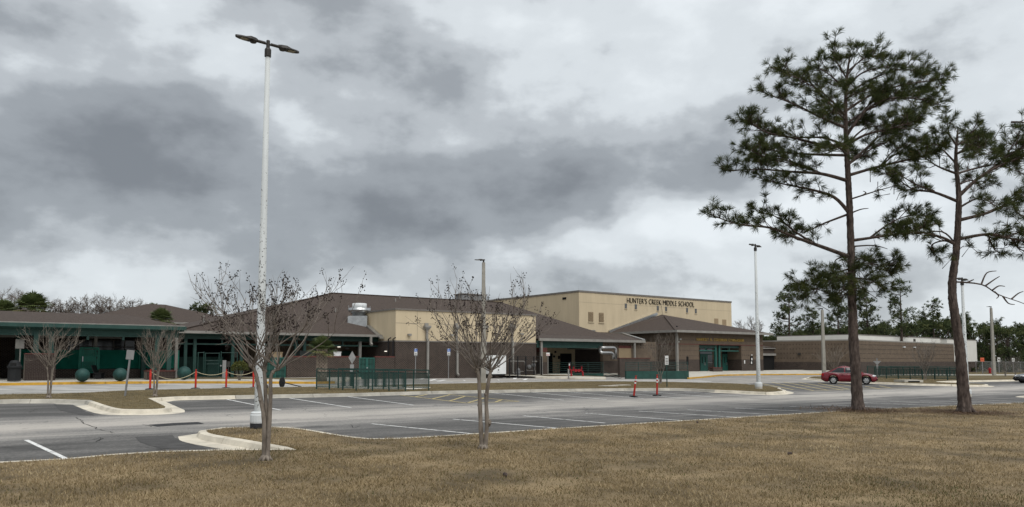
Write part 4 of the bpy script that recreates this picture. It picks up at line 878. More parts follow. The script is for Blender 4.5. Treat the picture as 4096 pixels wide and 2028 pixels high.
# ---------------------------------------------------------------- pavements in front of the school
KY = [(0, -.02), (0, .15), (.13, .15), (.16, .14), (.19, .006), (.19, -.02)]
wb_px = [(-300, 1553), (0, 1543), (350, 1537), (700, 1534), (1000, 1534.5), (1265, 1536), (1345, 1534), (1420, 1520), (1480, 1511), (1720, 1507.5), (1905, 1502.5), (1975, 1503), (2145, 1513), (2300, 1517), (2425, 1518)]
wb = [gp(*p).xy for p in wb_px]; wb_in = offset([Vector(p) for p in wb], .19)
bk = [A.p(-22, 5), A.p(-15, 5), A.p(-7, 5), B.p(0, 4), B.p(5, 4), K.p(-9, .5), K.p(-7, .5), K.p(-4, .5), K.p(-1, .3), K.p(3, .3), K.p(8, .3), K.p(10, .3), K.p(kl-.5, -.9), gp(2300, 1507.5), gp(2422, 1512.5)]
zb_ = [.8, .8, .8, .72, .68, .66, .66, .66, .66, .66, .66, .66, .62]; zb_ += [G(q.x, q.y)+.17 for q in bk[13:]]
mb = MB(); n = len(wb_in); vs = [(p.x, p.y, G(p.x, p.y)+.15) for p in wb_in]+[(q.x, q.y, z) for q, z in zip(bk, zb_)]
mb.add(vs, [(i, i+1, n+i+1, n+i) for i in range(n-1)]); struct(mb.build('pavement', 'concrete'))
def mid(i, f, dz=.012): a = Vector(vs[i]); b = Vector(vs[n+i]); return tuple(a.lerp(b, f)+Vector((0, 0, dz)))
for i0, i1, f0, f1 in ((3, 6, .42, .80), (10, 14, .62, .95)):
    mb = MB(); k = i1-i0+1; mb.add([mid(i, f0) for i in range(i0, i1+1)]+[mid(i, f1) for i in range(i0, i1+1)], [(i, i+1, k+i+1, k+i) for i in range(k-1)]); struct(mb.build('planting_strip', 'median_grass'))
def sub(path, u0, u1, pxs):
    return [p for p, q in zip(path, pxs) if u0 <= q[0] <= u1]
def kseg(name, i0, i1, mt): return kerb(name, [Vector(p) for p in wb_in[i0:i1+1]], mt, False, KY)
kseg('yellow_kerb', 0, 6, 'kerb_yellow'); kseg('kerb', 6, 8, 'kerb_concrete')
P_ = [Vector(p) for p in wb_in[8:11]]
for u0, u1, mt in ((1480, 1494, 'kerb_concrete'), (1494, 1560, 'kerb_blue'), (1560, 1720, 'kerb_concrete'), (1720, 1780, 'kerb_blue'), (1780, 1847, 'kerb_concrete'), (1847, 1905, 'kerb_blue')):
    f = lambda u: (Vector(wb_in[8]).lerp(Vector(wb_in[9]), (u-1480)/240) if u <= 1720 else Vector(wb_in[9]).lerp(Vector(wb_in[10]), (u-1720)/185))
    kerb('blue_kerb' if 'blue' in mt else 'kerb', [f(u0), f(u1)], mt, False, KY)
kseg('kerb', 10, 14, 'kerb_concrete')
gw_px = [(2757, 1516.5), (2812, 1512), (2886, 1503.5), (3024, 1501), (3160, 1500.2), (3288, 1499.7), (3440, 1500.5)]
gw = [Vector(gp(*p).xy) for p in gw_px]; gin = offset(gw, .19); gb = [E.p(-1.2, .3), E.p(1, .3), E.p(5, .3), E.p(el-1, .3), E.p(el+3, .5), RL.p(4, .3), RL.p(9, .3)]
mb = MB(); n2 = len(gin); mb.add([(p.x, p.y, G(p.x, p.y)+.15) for p in gin]+[(q.x, q.y, .66) for q in gb], [(i, i+1, n2+i+1, n2+i) for i in range(n2-1)]); struct(mb.build('pavement', 'concrete')); kerb('yellow_kerb', gin, 'kerb_yellow', False, KY)
# ================================================================ TREES AND PLANTS
vr = random.Random(11)
def rv(s=1.0): return Vector((vr.gauss(0, s), vr.gauss(0, s), vr.gauss(0, s)))
def curve(pts, n=4):
    """Catmull-Rom through 3-d points"""
    p = [Vector(q) for q in pts]; r = []
    for i in range(len(p)-1):
        a = p[max(i-1, 0)]; b = p[i]; c = p[i+1]; d = p[min(i+2, len(p)-1)]
        for k in range(n):
            t = k/n; r.append(.5*((2*b)+(c-a)*t+(2*a-5*b+4*c-d)*t*t+(3*b-a-3*c+d)*t**3))
    return r+[p[-1]]
def tuft(mb, p, d, L, n, w=.0095, tone=None, spread=1.25):
    d = d.normalized(); o = d.orthogonal().normalized(); q = d.cross(o); vs = []; fs = []; b = len(mb.v); base = vr.uniform(.15, .6) if tone is None else tone
    for i in range(n):
        a = vr.uniform(0, 6.283); c = vr.uniform(.05, spread)**.8; e = d*math.cos(c)+(o*math.cos(a)+q*math.sin(a))*math.sin(c)
        l = L*vr.uniform(.7, 1.1); s = e.cross(rv()).normalized()*w/2; r0 = p-d*vr.uniform(0, .10)
        tip = r0+e*l+Vector((0, 0, -.10*l)); m_ = r0+e*l*.55
        mb.v += [tuple(r0-s*.7), tuple(r0+s*.7), tuple(m_+s), tuple(tip), tuple(m_-s)]; k = b+5*i
        mb.f.append((k, k+1, k+2, k+3, k+4)); mb.tone.append(min(1, max(0, base+vr.gauss(0, .13))))
    mb.uset = True
def pine_limb(wood, leaf, pts, r0, L, dens=1.0, twl=.95, nd=50, bare=.18):
    """a limb through given points with side twigs ending in needle tufts"""
    c = curve(pts, 5); n = len(c); rad = [r0*(1-.82*i/(n-1)) for i in range(n)]; wood.tube(c, rad, 6)
    ln = sum((b-a).length for a, b in zip(c, c[1:])); k = int(ln*4.8*dens)
    for j in range(k):
        f = bare+(1-bare)*((j+vr.random())/k)**.75; i = min(int(f*(n-1)), n-2); p = c[i].lerp(c[i+1], f*(n-1)-i); ax = (c[i+1]-c[i]).normalized()
        side = ax.cross(Vector((0, 0, 1))).normalized()*(1 if vr.random() < .5 else -1)
        dr = (ax*vr.uniform(.25, 1.0)+side*vr.uniform(.1, 1.0)+Vector((0, 0, vr.uniform(-.4, .6)))).normalized(); l = twl*vr.uniform(.35, 1.0)*(1.15-.55*f)
        q = [p, p+dr*l*.5+rv(.02), p+dr*l*.85+Vector((0, 0, .10*l))+rv(.02), p+dr*l+Vector((0, 0, .22*l))]; wood.tube(q, [.022*r0/.09+.006, .013, .010, .008], 4)
        tuft(leaf, q[3], (q[3]-q[2]), L, nd)
        for m_ in range(vr.choice((1, 2, 2, 3))):
            g = vr.uniform(.4, .9); s = q[0].lerp(q[3], g); d2 = (dr+rv(.6)+Vector((0, 0, .35))).normalized(); e = s+d2*vr.uniform(.18, .42); wood.tube([s, s.lerp(e, .5)+rv(.01), e], [.010, .008, .006], 3); tuft(leaf, e, d2, L*.95, int(nd*.85))
    tuft(leaf, c[-1], (c[-1]-c[-2]), L, nd+8); tuft(leaf, c[-2], (c[-1]-c[-2])+Vector((0, 0, .3)), L, nd)
def pine(name, label, base_px, trunk, rad, limbs, stubs, tufts, d, L=.30, top=(), dens=1.0):
    base = gp(*base_px, .14); d = base.y; root = thing(name, label, 'pine tree', base)
    def z(x, y, off=0): return at(x/1.159+2700, y/1.159+100, d+off)-base
    tp = [Vector((0, 0, -.15))]+[z(*q) for q in trunk]; tc_ = curve(tp, 8); n = len(tc_)
    rr = []
    for i in range(n):
        f = i/(n-1)*(len(rad)-1); a = int(min(f, len(rad)-2)); rr.append((rad[a]+(rad[a+1]-rad[a])*(f-a))*vr.uniform(.97, 1.03))
    tk = MB(); NS = 36; vs = []
    dense = []
    for i in range(n-1):
        for k in range(5): t = k/5; dense.append((tc_[i].lerp(tc_[i+1], t), rr[i]+(rr[i+1]-rr[i])*t))
    dense.append((tc_[-1], rr[-1]))
    ph = [vr.uniform(0, 6.28) for _ in range(8)]
    for p, r in dense:          # plated bark: ridges broken up along the stem
        for k in range(NS):
            a = 2*math.pi*k/NS; zz = p.z
            flare = max(0, 1-max(zz, 0)/.55)**2*(.25+.30*max(0, math.sin(3*a+ph[0]))+.18*max(0, math.sin(5*a+ph[1])))
            g = .055*math.sin(7*a+2.2*math.sin(zz*3+ph[2]))+.05*math.sin(11*a+3*math.sin(zz*4.7+ph[3]))+.04*math.sin(zz*19+4*math.sin(a*3+ph[4]))+vr.uniform(-.05, .05)
            q = r*(1+g+flare); vs.append((p.x+q*math.cos(a), p.y+q*math.sin(a), p.z))
    m_ = len(dense); tk.add(vs, [(i*NS+k, i*NS+(k+1) % NS, (i+1)*NS+(k+1) % NS, (i+1)*NS+k) for i in range(m_-1) for k in range(NS)])
    for k in range(6):
        a = k*1.05+vr.uniform(-.3, .3); r_ = rad[0]; tk.tube([(r_*.6*math.cos(a), r_*.6*math.sin(a), .22), (r_*1.35*math.cos(a), r_*1.35*math.sin(a), .05), (r_*2.3*math.cos(a+.2), r_*2.3*math.sin(a+.2), -.03)], [.10, .07, .03], 6)
    tk.build('trunk', 'bark_pine', root, True)
    def snap(P):          # limbs spring from the heart of the stem
        c = min(tc_, key=lambda t: abs(t.z-P[0].z))
        if (c.xy-P[0].xy).length < .5: P[0] = c.copy()
        return P
    wood = MB(); leaf = MB()
    extra = []
    for pts, r0, tilt in limbs:
        if vr.random() < .28 and len(pts) > 2: extra.append(([pts[0]]+[(q[0]+vr.uniform(-28, 28), q[1]+vr.uniform(-34, 30)) for q in pts[1:]], r0*.7, -tilt*vr.uniform(.6, 1.6)+vr.uniform(-.6, .6)))
    for pts, r0, tilt in limbs+extra:
        P = []
        for i, q in enumerate(pts):
            f = i/(len(pts)-1); lo_ = (330 if label.startswith('tall') else 700); P.append(z(q[0], q[1]+max(0, lo_-q[1])*.24*f, tilt*f*f*.5+tilt*f*.5))
        pine_limb(wood, leaf, snap(P), r0, L, dens)
    for pts in stubs: wood.tube(curve(snap([z(*q) for q in pts]), 4), [max(.008, .035*(1-i/(4*len(pts)))) for i in range(4*(len(pts)-1)+1)], 5)
    for x, y, n_, sp in tufts:
        c0 = z(x, y)
        for i in range(n_):
            p = c0+Vector((vr.gauss(0, sp), vr.gauss(0, sp*.9), vr.gauss(0, sp*.8))); dr = (p-c0+rv(.2)+Vector((0, 0, .25))).normalized(); wood.tube([p-dr*.5, p], [.014, .007], 4); tuft(leaf, p, dr, L, 44)
    wood.build('branches', 'bark_pine', root); lf = leaf.build('crown', 'needles', root)
    return root
pine('slash_pine', 'tall pine with a broad layered crown, its trunk in front of the red car', (3434, 1643),
     [(826, 1420), (820, 1200), (815, 1000), (805, 750), (795, 560), (790, 400), (797, 250), (812, 130)], [.20, .162, .142, .125, .105, .088, .07, .05, .02],
     [(((805, 1085), (700, 1035), (560, 985), (440, 940), (300, 925), (165, 880)), .085, -1.2), (((640, 1010), (560, 960), (470, 890), (400, 870)), .05, -.5), (((790, 890), (690, 920), (600, 960), (500, 975)), .05, 1.4), (((795, 860), (740, 800), (640, 765), (540, 745), (420, 720)), .075, -.8),
      (((790, 720), (680, 690), (540, 680), (400, 670), (230, 675)), .075, -1.0), (((680, 690), (560, 640), (430, 610), (360, 600)), .05, 1.2), (((785, 570), (680, 555), (560, 525), (430, 500), (340, 450)), .07, -.8), (((780, 610), (640, 600), (500, 590), (420, 570)), .06, 1.8), (((780, 480), (660, 420), (560, 370), (430, 320)), .06, -.9), (((780, 420), (700, 350), (620, 250), (510, 190)), .06, .8),
      (((795, 300), (720, 220), (650, 150)), .045, -.9), (((800, 250), (750, 150), (730, 105)), .035, .7), (((805, 180), (830, 110), (820, 75)), .03, -.3), (((805, 210), (880, 130), (960, 80)), .04, .5), (((802, 240), (850, 150), (890, 80)), .03, -.9),
      (((840, 1005), (920, 985), (1050, 965), (1170, 930)), .07, -1.4), (((900, 990), (980, 930), (1060, 890), (1150, 880)), .045, .9), (((825, 700), (950, 655), (1100, 620), (1210, 590)), .07, -.6), (((950, 655), (1020, 600), (1080, 560)), .04, 1.0), (((815, 660), (900, 560), (960, 510), (1090, 470)), .06, 1.1), (((812, 560), (880, 510), (1000, 480), (1130, 440)), .06, -1.6),
      (((810, 520), (880, 400), (1000, 340), (1190, 350)), .065, -.9), (((805, 400), (900, 330), (1050, 270), (1235, 225)), .06, .6), (((810, 450), (920, 380), (1060, 330), (1190, 290)), .05, 1.8), (((800, 290), (880, 200), (1020, 140)), .045, -.8), (((800, 320), (920, 240), (1060, 180), (1140, 200)), .05, 1.3),
      (((790, 430), (740, 400), (700, 420)), .045, -2.2), (((795, 350), (830, 320), (850, 300)), .045, -2.0), (((800, 600), (760, 570), (720, 580)), .05, -2.6), (((800, 640), (850, 600), (880, 610)), .05, 2.4), (((795, 300), (770, 270), (740, 260)), .04, 1.8), (((795, 500), (830, 470), (850, 460)), .05, 2.4),
      (((815, 1130), (740, 1150), (650, 1165), (590, 1200)), .04, -.4), (((818, 1180), (730, 1195), (650, 1235), (600, 1260)), .04, .5), (((830, 1120), (900, 1105), (1000, 1135)), .04, .4), (((830, 1170), (900, 1180), (950, 1210)), .04, -.5), (((820, 1140), (795, 1150), (770, 1180)), .04, -1.4), (((825, 1200), (850, 1190), (880, 1230)), .04, -1.2), (((820, 1210), (780, 1220), (740, 1260)), .04, -.8), (((815, 1090), (860, 1080), (900, 1090)), .04, 1.1)],
     [[(828, 870), (860, 855), (897, 850)], [(830, 812), (900, 780), (960, 762), (1060, 735)], [(870, 790), (885, 778), (872, 770)], [(842, 1025), (920, 1022), (985, 1038)], [(760, 1060), (745, 1090), (748, 1120)]],
     [(820, 1150, 9, .35), (700, 1160, 7, .28), (640, 1200, 9, .33), (760, 1210, 12, .38), (860, 1130, 8, .33), (960, 1150, 7, .28), (900, 1190, 8, .33), (800, 1240, 10, .4), (820, 1060, 6, .3), (720, 1240, 8, .35), (900, 1240, 6, .3), (1010, 770, 4, .3), (940, 740, 5, .3)], 30)
pine('slash_pine', 'leaning pine with a bare dead lower branch and roots showing, beside the white lamp pole', (3862, 1652),
     [(1318, 1480), (1285, 1240), (1303, 1050), (1316, 820), (1302, 620), (1312, 480)], [.215, .162, .138, .12, .095, .06, .025],
     [(((1300, 1020), (1240, 985), (1120, 960), (1020, 975)), .06, -.8), (((1300, 1030), (1250, 1000), (1190, 1020), (1200, 1060)), .05, 1.0), (((1310, 810), (1200, 775), (1100, 760), (1020, 700)), .065, .9), (((1310, 690), (1220, 650), (1150, 580)), .05, -.6), (((1305, 640), (1240, 560), (1200, 500)), .045, 1.0), (((1200, 770), (1120, 740), (1000, 660)), .045, -1.0),
      (((1325, 985), (1450, 970), (1560, 990), (1700, 1010)), .075, -.6), (((1330, 915), (1450, 870), (1560, 820), (1700, 760)), .08, .8), (((1335, 780), (1420, 700), (1550, 620), (1680, 560)), .08, -.6), (((1450, 680), (1530, 600), (1590, 450)), .055, .5), (((1320, 700), (1400, 660), (1500, 640), (1640, 700)), .05, 1.5), (((1500, 640), (1590, 560), (1690, 470)), .05, -1.2),
      (((1315, 560), (1400, 490), (1440, 450)), .045, .5), (((1308, 560), (1260, 470), (1240, 440)), .045, -.7), (((1312, 500), (1335, 430)), .035, .2), (((1312, 520), (1360, 460)), .035, -1.0), (((1310, 600), (1370, 560), (1420, 570)), .045, -1.8), (((1310, 750), (1380, 720), (1420, 760)), .045, 1.8), (((1330, 840), (1420, 800), (1500, 860)), .045, -1.5), (((1560, 990), (1600, 1040), (1680, 1060)), .04, .3), (((1450, 970), (1480, 1040), (1520, 1060)), .035, .5), (((1560, 820), (1600, 880), (1700, 900)), .045, .4), (((1560, 450), (1620, 420), (1700, 430)), .04, .3)],
     [[(1308, 1192), (1420, 1203), (1500, 1250), (1618, 1292), (1680, 1330)], [(1420, 1203), (1445, 1150), (1490, 1140)], [(1440, 1208), (1480, 1180), (1505, 1165)], [(1350, 1195), (1385, 1180)], [(1470, 1230), (1500, 1210), (1530, 1212)], [(1560, 1270), (1590, 1245), (1615, 1235)], [(1520, 1258), (1545, 1290), (1575, 1296)], [(1480, 1236), (1500, 1255), (1490, 1268)]],
     [(1370, 1000, 3, .25), (1350, 1050, 2, .2), (1240, 1080, 3, .2), (1560, 520, 10, .45), (1640, 620, 9, .5), (1600, 940, 6, .4), (1480, 1000, 4, .3), (1540, 900, 5, .4)], 29)
# ---- crape myrtles
def myrtle(name, label, base, stems, H, W, shoots, caps, seed, r0=.055, asym=0.0, lvl=2, mt='bark_myrtle', twig_r=1.0):
    q = random.Random(seed); root = thing(name, label, 'bare tree', base, 0)
    tk = MB(); tw = MB(); cp = MB()
    def g3(s): return Vector((q.gauss(0, s), q.gauss(0, s), q.gauss(0, s)))
    def capsules(p, d, n):
        for _ in range(n):
            c = p-d*q.uniform(0, .13)+g3(.022); r = q.uniform(.009, .0145)
            cp.add([c+Vector((r, 0, 0)), c-Vector((r, 0, 0)), c+Vector((0, r, 0)), c-Vector((0, r, 0)), c+Vector((0, 0, r*1.2)), c-Vector((0, 0, r))], [(0, 2, 4), (2, 1, 4), (1, 3, 4), (3, 0, 4), (2, 0, 5), (1, 2, 5), (3, 1, 5), (0, 3, 5)])
    def shoot(p, d, l, r, lev):
        n = 6; P = [p]; D = d.normalized()
        for i in range(n):
            D = (D+g3(.085)+Vector((0, 0, .05))).normalized(); P.append(P[-1]+D*l/n)
        tw.tube(P, [r*(1-.62*i/n) for i in range(n+1)], 5 if lev == lvl else 4 if lev else 3, False)
        if lev == 0:
            if caps and q.random() < .62: capsules(P[-1], D, q.randint(min(3, caps), caps))
            return
        k = q.randint(3, 5) if lev == 1 else q.randint(3, 4)
        for j in range(k):
            f = q.uniform(.35, 1) if j else 1.0; i = min(int(f*n), n-1); s = P[i].lerp(P[i+1], f*n-i); nd = (D+g3(.42)+Vector((0, 0, .10))).normalized(); shoot(s, nd, l*q.uniform(.34, .58), r*.45+.0012*twig_r, lev-1)
        if caps and lev == 1 and q.random() < .35: capsules(P[-1], D, q.randint(min(2, caps), caps))
    for (bx, by, pts, rr) in stems:
        P = curve([Vector((bx, by, -.06))]+[Vector(p) for p in pts], 4); n = len(P); vsn = 9
        tk.tube(P, [rr*(1.05-.38*i/(n-1))*(1+q.uniform(-.10, .12))*(1.35 if i == 0 else 1)*(1.2 if i >= n-1 else 1) for i in range(n)], vsn)
        top = P[-1]
        for j in range(2): kx = P[q.randint(n//3, n-2)]; tk.sphere(kx+Vector((q.uniform(-.5, .5)*rr, q.uniform(-.5, .5)*rr, 0)), rr*.95, 7, 5)
        tk.sphere(top, rr*1.0, 8, 6)
        ns = shoots
        for j in range(ns):
            a = 2*math.pi*(j+q.random())/ns; out = q.uniform(.05, 1)**.6; tgt = Vector((top.x*.6+W*out*math.cos(a)+asym*out, top.y*.6+W*.8*out*math.sin(a), H*q.uniform(.80, 1.0)*(1-.14*out)))
            d = tgt-top; shoot(top+g3(.02), d+Vector((0, 0, .06)), d.length*q.uniform(.66, .86), r0*.27*q.uniform(.7, 1.1), lvl)
    for k in range(7):
        a = k*.9; tk.tube([(.04*math.cos(a), .04*math.sin(a), .08), (.14*math.cos(a), .14*math.sin(a), -.03)], [.04, .015], 5)
    tk.build('trunk', mt, root, True); tw.build('branches', 'twig' if caps else mt, root)
    if caps: cp.build('seed_capsules', 'capsule', root)
    return root
b1 = gp(1063, 1842, .14); b2 = gp(1932, 1797, .14)
def off(u, v, b, dy=0): p = at(u, v, b.y+dy)-b; return (p.x, p.y, p.z)
myrtle('crape_myrtle', 'leafless crape myrtle with dark seed heads beside the tall white lamp pole', b1, [(-.03, 0, [off(1058, 1700, b1), off(1044, 1600, b1), off(1025, 1500, b1), off(1008, 1465, b1)], .042), (.0, .02, [off(1068, 1690, b1, .05), off(1062, 1580, b1, .06), off(1060, 1520, b1, .08), off(1055, 1478, b1, .1)], .040), (.03, -.02, [off(1078, 1680, b1), off(1082, 1580, b1), off(1085, 1500, b1), off(1112, 1475, b1)], .040)], 3.25, 1.7, 11, 9, 5, .055, .12)
myrtle('crape_myrtle', 'leafless crape myrtle with a knotted stem and dark seed heads on the open lawn', b2, [(-.02, 0, [off(1922, 1680, b2), off(1918, 1570, b2), off(1914, 1500, b2), off(1908, 1478, b2)], .046), (.03, .02, [off(1948, 1700, b2), off(1945, 1600, b2), off(1955, 1520, b2), off(1964, 1482, b2)], .046)], 3.25, 1.62, 17, 8, 9, .058, .05)
burl = MB()
for k in range(9): c_ = Vector(off(1957+vr.uniform(-5, 5), 1690+vr.uniform(-14, 14), b2))+Vector((0, vr.uniform(-.03, .03), 0)); burl.sphere(c_, vr.uniform(.03, .05), 8, 6)
burl.build('burl', 'bark_myrtle', [o for o in COL.objects if o.get('label', '').startswith('leafless crape myrtle with a knotted')][0], True)
b3 = gp(195, 1592, .14); b4 = gp(620, 1586, .14); b5 = gp(2642, 1536, .1); b6 = gp(3335, 1506, .1); b7 = gp(3702, 1521, .1); b8 = gp(4022, 1507, .1); b9 = gp(4062, 1500, .1)
def st3(w, h): return [(-.05, 0, [(-.06, .02, h*.3), (-.08, .03, h*.65), (-w, .03, h)], .036), (.0, .05, [(.02, .06, h*.4), (.02, .1, h)], .034), (.05, -.02, [(.07, 0, h*.3), (.09, 0, h*.65), (w, .0, h)], .036)]
myrtle('crape_myrtle', 'small bare multi-stemmed tree on the median in front of the brick pier', b3, st3(.13, 1.2), 2.95, 1.3, 9, 0, 21, .05, .05)
myrtle('crape_myrtle', 'small bare tree on the median beside the leaning sign post', b4, st3(.13, 1.1), 2.95, 1.35, 9, 0, 33, .05, .12)
myrtle('crape_myrtle', 'thin bare tree on the median in front of the longer green ramp', b5, st3(.2, .95), 3.55, 1.35, 9, 3, 44, .055, 0, 2, 'twig', 2)
myrtle('crape_myrtle', 'pale bare shrub tree behind the roof of the red car', b6, st3(.3, .8), 3.3, 1.9, 9, 0, 55, .07, 0, 2, 'bark_myrtle', 3)
myrtle('crape_myrtle', 'reddish bare tree inside the green railing beyond the red car', b7, st3(.2, 1.0), 3.7, 1.5, 9, 2, 66, .06, 0, 2, 'twig', 3)
myrtle('crape_myrtle', 'grey bare sapling by the footpath near the black car', b8, st3(.2, .7), 2.9, 1.3, 5, 0, 77, .06, 0, 1, 'bark_grey', 3)
myrtle('crape_myrtle', 'grey bare sapling in front of the goal posts', b9, st3(.3, .7), 3.0, 1.6, 6, 0, 88, .06, 0, 1, 'bark_grey', 3)
# ---- palms
def palm(name, label, base, th, cr, nf, boots=True, seed=1, tr=.2):
    q = random.Random(seed); root = thing(name, label, 'palm tree', base)
    if th > 0:
        MB().lathe([(tr*1.25, -.2), (tr*1.2, .0), (tr, .3), (tr*.95, th*.6), (tr*1.1, th)], 14).build('trunk', 'palm_trunk', root, True)
    if boots:
        mb = MB()
        for k in range(16):
            z = .1+k*(th-.1)/16
            for j in range(9):
                a = (j+.5*(k % 2))*2*math.pi/9; r = tr*1.07
                for s in (-1, 1):
                    a2 = a+s*.30; mb.bar((r*math.cos(a), r*math.sin(a), z), ((r+.035)*math.cos(a2), (r+.035)*math.sin(a2), z+.24), .045, .03)
        o = mb.build('leaf_boots', 'palm_boot', root); o['kind'] = 'stuff'
    mb = MB()
    for i in range(nf):
        a = i*2.399; el_ = R(84)-R(104)*(i/nf)+q.uniform(-.15, .15); d = Vector((math.cos(a)*math.cos(el_), math.sin(a)*math.cos(el_), math.sin(el_))); L = cr*q.uniform(.85, 1.1); o = Vector((0, 0, th)); p1 = o+d*L*.45+Vector((0, 0, -.02*L))
        mb.tube([o, o+d*L*.25, p1], [.025, .02, .012], 4, tone=.5); sd = d.cross(Vector((0, 0, 1)))
        if sd.length < .01: sd = Vector((1, 0, 0))
        sd.normalize(); up = sd.cross(d); base_t = .75 if i > nf*.86 else q.uniform(.1, .55)
        for k in range(19):
            f = (k-9)/9*1.5; e = (d*math.cos(f)+sd*math.sin(f)+up*.12).normalized(); l = L*.62*(1-.25*abs(f)/1.5)*q.uniform(.9, 1.1); s = (sd*math.cos(f)-d*math.sin(f))*.028*cr; m1 = p1+e*l*.55; tip = p1+e*l+Vector((0, 0, -.28*l))
            b = len(mb.v); mb.v += [tuple(p1), tuple(m1+s), tuple(tip), tuple(m1-s)]; mb.f.append((b, b+1, b+2, b+3)); mb.tone.append(min(1, base_t+q.gauss(0, .1))); mb.uset = True
    mb.build('crown', 'palm_leaf', root); return root
pb = gp(1286, 1513, .35); palm('cabbage_palm', 'short cabbage palm with criss-cross leaf boots in front of the yard wall', pb, at(1281, 1402, pb.y).z-pb.z, 1.15, 40, True, 3, .3)
for u, v, d, cr, lab in ((130, 1238, 72, 1.95, 'large cabbage palm crown rising behind the walkway roof'), (15, 1250, 74, 1.5, 'smaller cabbage palm at the edge behind the walkway roof'), (645, 1282, 74, 1.5, 'low cabbage palm showing between the walkway roof and the hip roof')):
    t = at(u, v, d); palm('cabbage_palm', lab, (t.x, t.y, .4), t.z-.4, cr, 46, False, int(u)+1, .22)
# ---- yellowish shrub by the bus lane
sb = gp(958, 1512, .3); sh = thing('shrub', 'rounded yellow-green shrub behind the roped posts', 'shrub', sb); mb = MB(); wd = MB()
for i in range(1500):
    a = vr.uniform(0, 6.28); c = vr.uniform(-.2, 1); r = vr.uniform(.72, 1.05); p = Vector((.58*r*math.cos(a)*math.sqrt(1-c*c), .5*r*math.sin(a)*math.sqrt(1-c*c), .62+.5*r*c)); s = rv(.035); t = rv(.035)
    mb.add([p, p+s, p+s+t, p+t], [(0, 1, 2, 3)], min(1, max(0, .3+.4*c+vr.gauss(0, .2))))
for k in range(7): a = k*.9; wd.tube([(.05*math.cos(a), .05*math.sin(a), -.15), (.2*math.cos(a), .2*math.sin(a), .25), (.4*math.cos(a), .35*math.sin(a), .7)], [.025, .02, .01], 5)
wd.build('stems', 'twig', sh); mb.build('foliage', 'shrub_leaf', sh)
# ---- trees beyond the school
def far_pine(name, label, h, cs, spread, seed, n=34, tl=.75, nn=12):
    q = random.Random(seed); root = thing(name, label, 'pine tree'); wood = MB(); leaf = MB()
    lean = q.uniform(-.4, .4); wood.tube([(0, 0, -1), (lean*.3, 0, h*.35), (lean*.7, 0, h*.7), (lean, 0, h*.97)], [.26, .2, .14, .04], 7)
    for i in range(n):
        f = cs+(1-cs)*(i+q.random())/n; a = q.uniform(0, 6.283); l = spread*(1.15-abs(f-cs-.25*(1-cs))/(1-cs)*.75)*q.uniform(.55, 1.15); o = Vector((lean*f, 0, h*f)); d = Vector((math.cos(a), math.sin(a), q.uniform(-.05, .55)))
        e = o+d*l; mid_ = o.lerp(e, .5)+Vector((0, 0, -.08*l)); wood.tube([o, mid_, e], [.07, .05, .02], 4)
        for k in range(q.randint(8, 13)):
            g = q.uniform(.3, 1.05)**.7; p = o.lerp(e, g)+Vector((q.gauss(0, .4), q.gauss(0, .4), q.gauss(.15, .3)))
            tuft(leaf, p, Vector((q.gauss(0, .5), q.gauss(0, .5), .7)), tl*q.uniform(.7, 1.1), nn, .075, q.uniform(.1, .75), 1.5)
    wood.build('trunk', 'bark_pine', root); leaf.build('crown', 'far_needles', root); return root
def far_leafy(name, label, h, w, seed, n=420):
    q = random.Random(seed); root = thing(name, label, 'tree'); wood = MB(); leaf = MB(); wood.tube([(0, 0, -1), (0, 0, h*.3), (.2, 0, h*.7)], [.3, .22, .08], 7); cl = []
    for i in range(26):
        a = q.uniform(0, 6.28); z = q.uniform(.25, .95); r = w*math.sqrt(max(.05, 1-((z-.55)/.5)**2))*q.uniform(.3, .95); c = Vector((r*math.cos(a), r*math.sin(a), h*z)); wood.tube([(0, 0, h*z*.5), c], [.09, .03], 4); cl.append((c, q.uniform(.1, .7)))
    for i in range(n):
        c, t = q.choice(cl); p = c+Vector((q.gauss(0, .55), q.gauss(0, .55), q.gauss(0, .45))); tuft(leaf, p, Vector((q.gauss(0, .6), q.gauss(0, .6), .5)), .6, 9, .12, min(1, max(0, t+.25*(p-c).z)), 1.6)
    wood.build('trunk', 'bark_pine', root); leaf.build('crown', 'far_needles', root); return root
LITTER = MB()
for bx, n_ in ((gp(3434, 1643, .14), 2600), (gp(3862, 1652, .14), 2600)):      # fallen needles round the pines, added as dark contact shading at the trunks
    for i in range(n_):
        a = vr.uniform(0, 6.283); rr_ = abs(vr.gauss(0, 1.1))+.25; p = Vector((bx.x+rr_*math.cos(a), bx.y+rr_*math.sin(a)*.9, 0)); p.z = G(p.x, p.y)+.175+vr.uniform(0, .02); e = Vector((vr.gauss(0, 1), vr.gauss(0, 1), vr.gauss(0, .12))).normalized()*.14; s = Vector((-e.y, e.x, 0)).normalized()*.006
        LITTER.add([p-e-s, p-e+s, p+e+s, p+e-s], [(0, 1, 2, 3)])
mat('straw', (.10, .060, .034), .9, .3, 3); tag(LITTER.build('pine_straw_shading', 'straw'), 'brown fallen needles added as contact shading on the lawn round the pine trunks', 'pine straw', kind='stuff')
for cu_, cv_ in ((2790, 1692), (3160, 1820), (2020, 1905)):
    bx = gp(cu_, cv_, .15); o = MB().lathe([(.004, -.05), (.022, -.045), (.034, -.015), (.028, .02), (.012, .045), (.003, .05)], 9).build('pine_cone', 'bark_pine', None); o.location = bx+Vector((0, 0, .03)); o.rotation_euler = (R(80), 0, vr.uniform(0, 6)); tag(o, 'small brown pine cone lying on the dry lawn', 'pine cone', 'pine cones on the lawn')
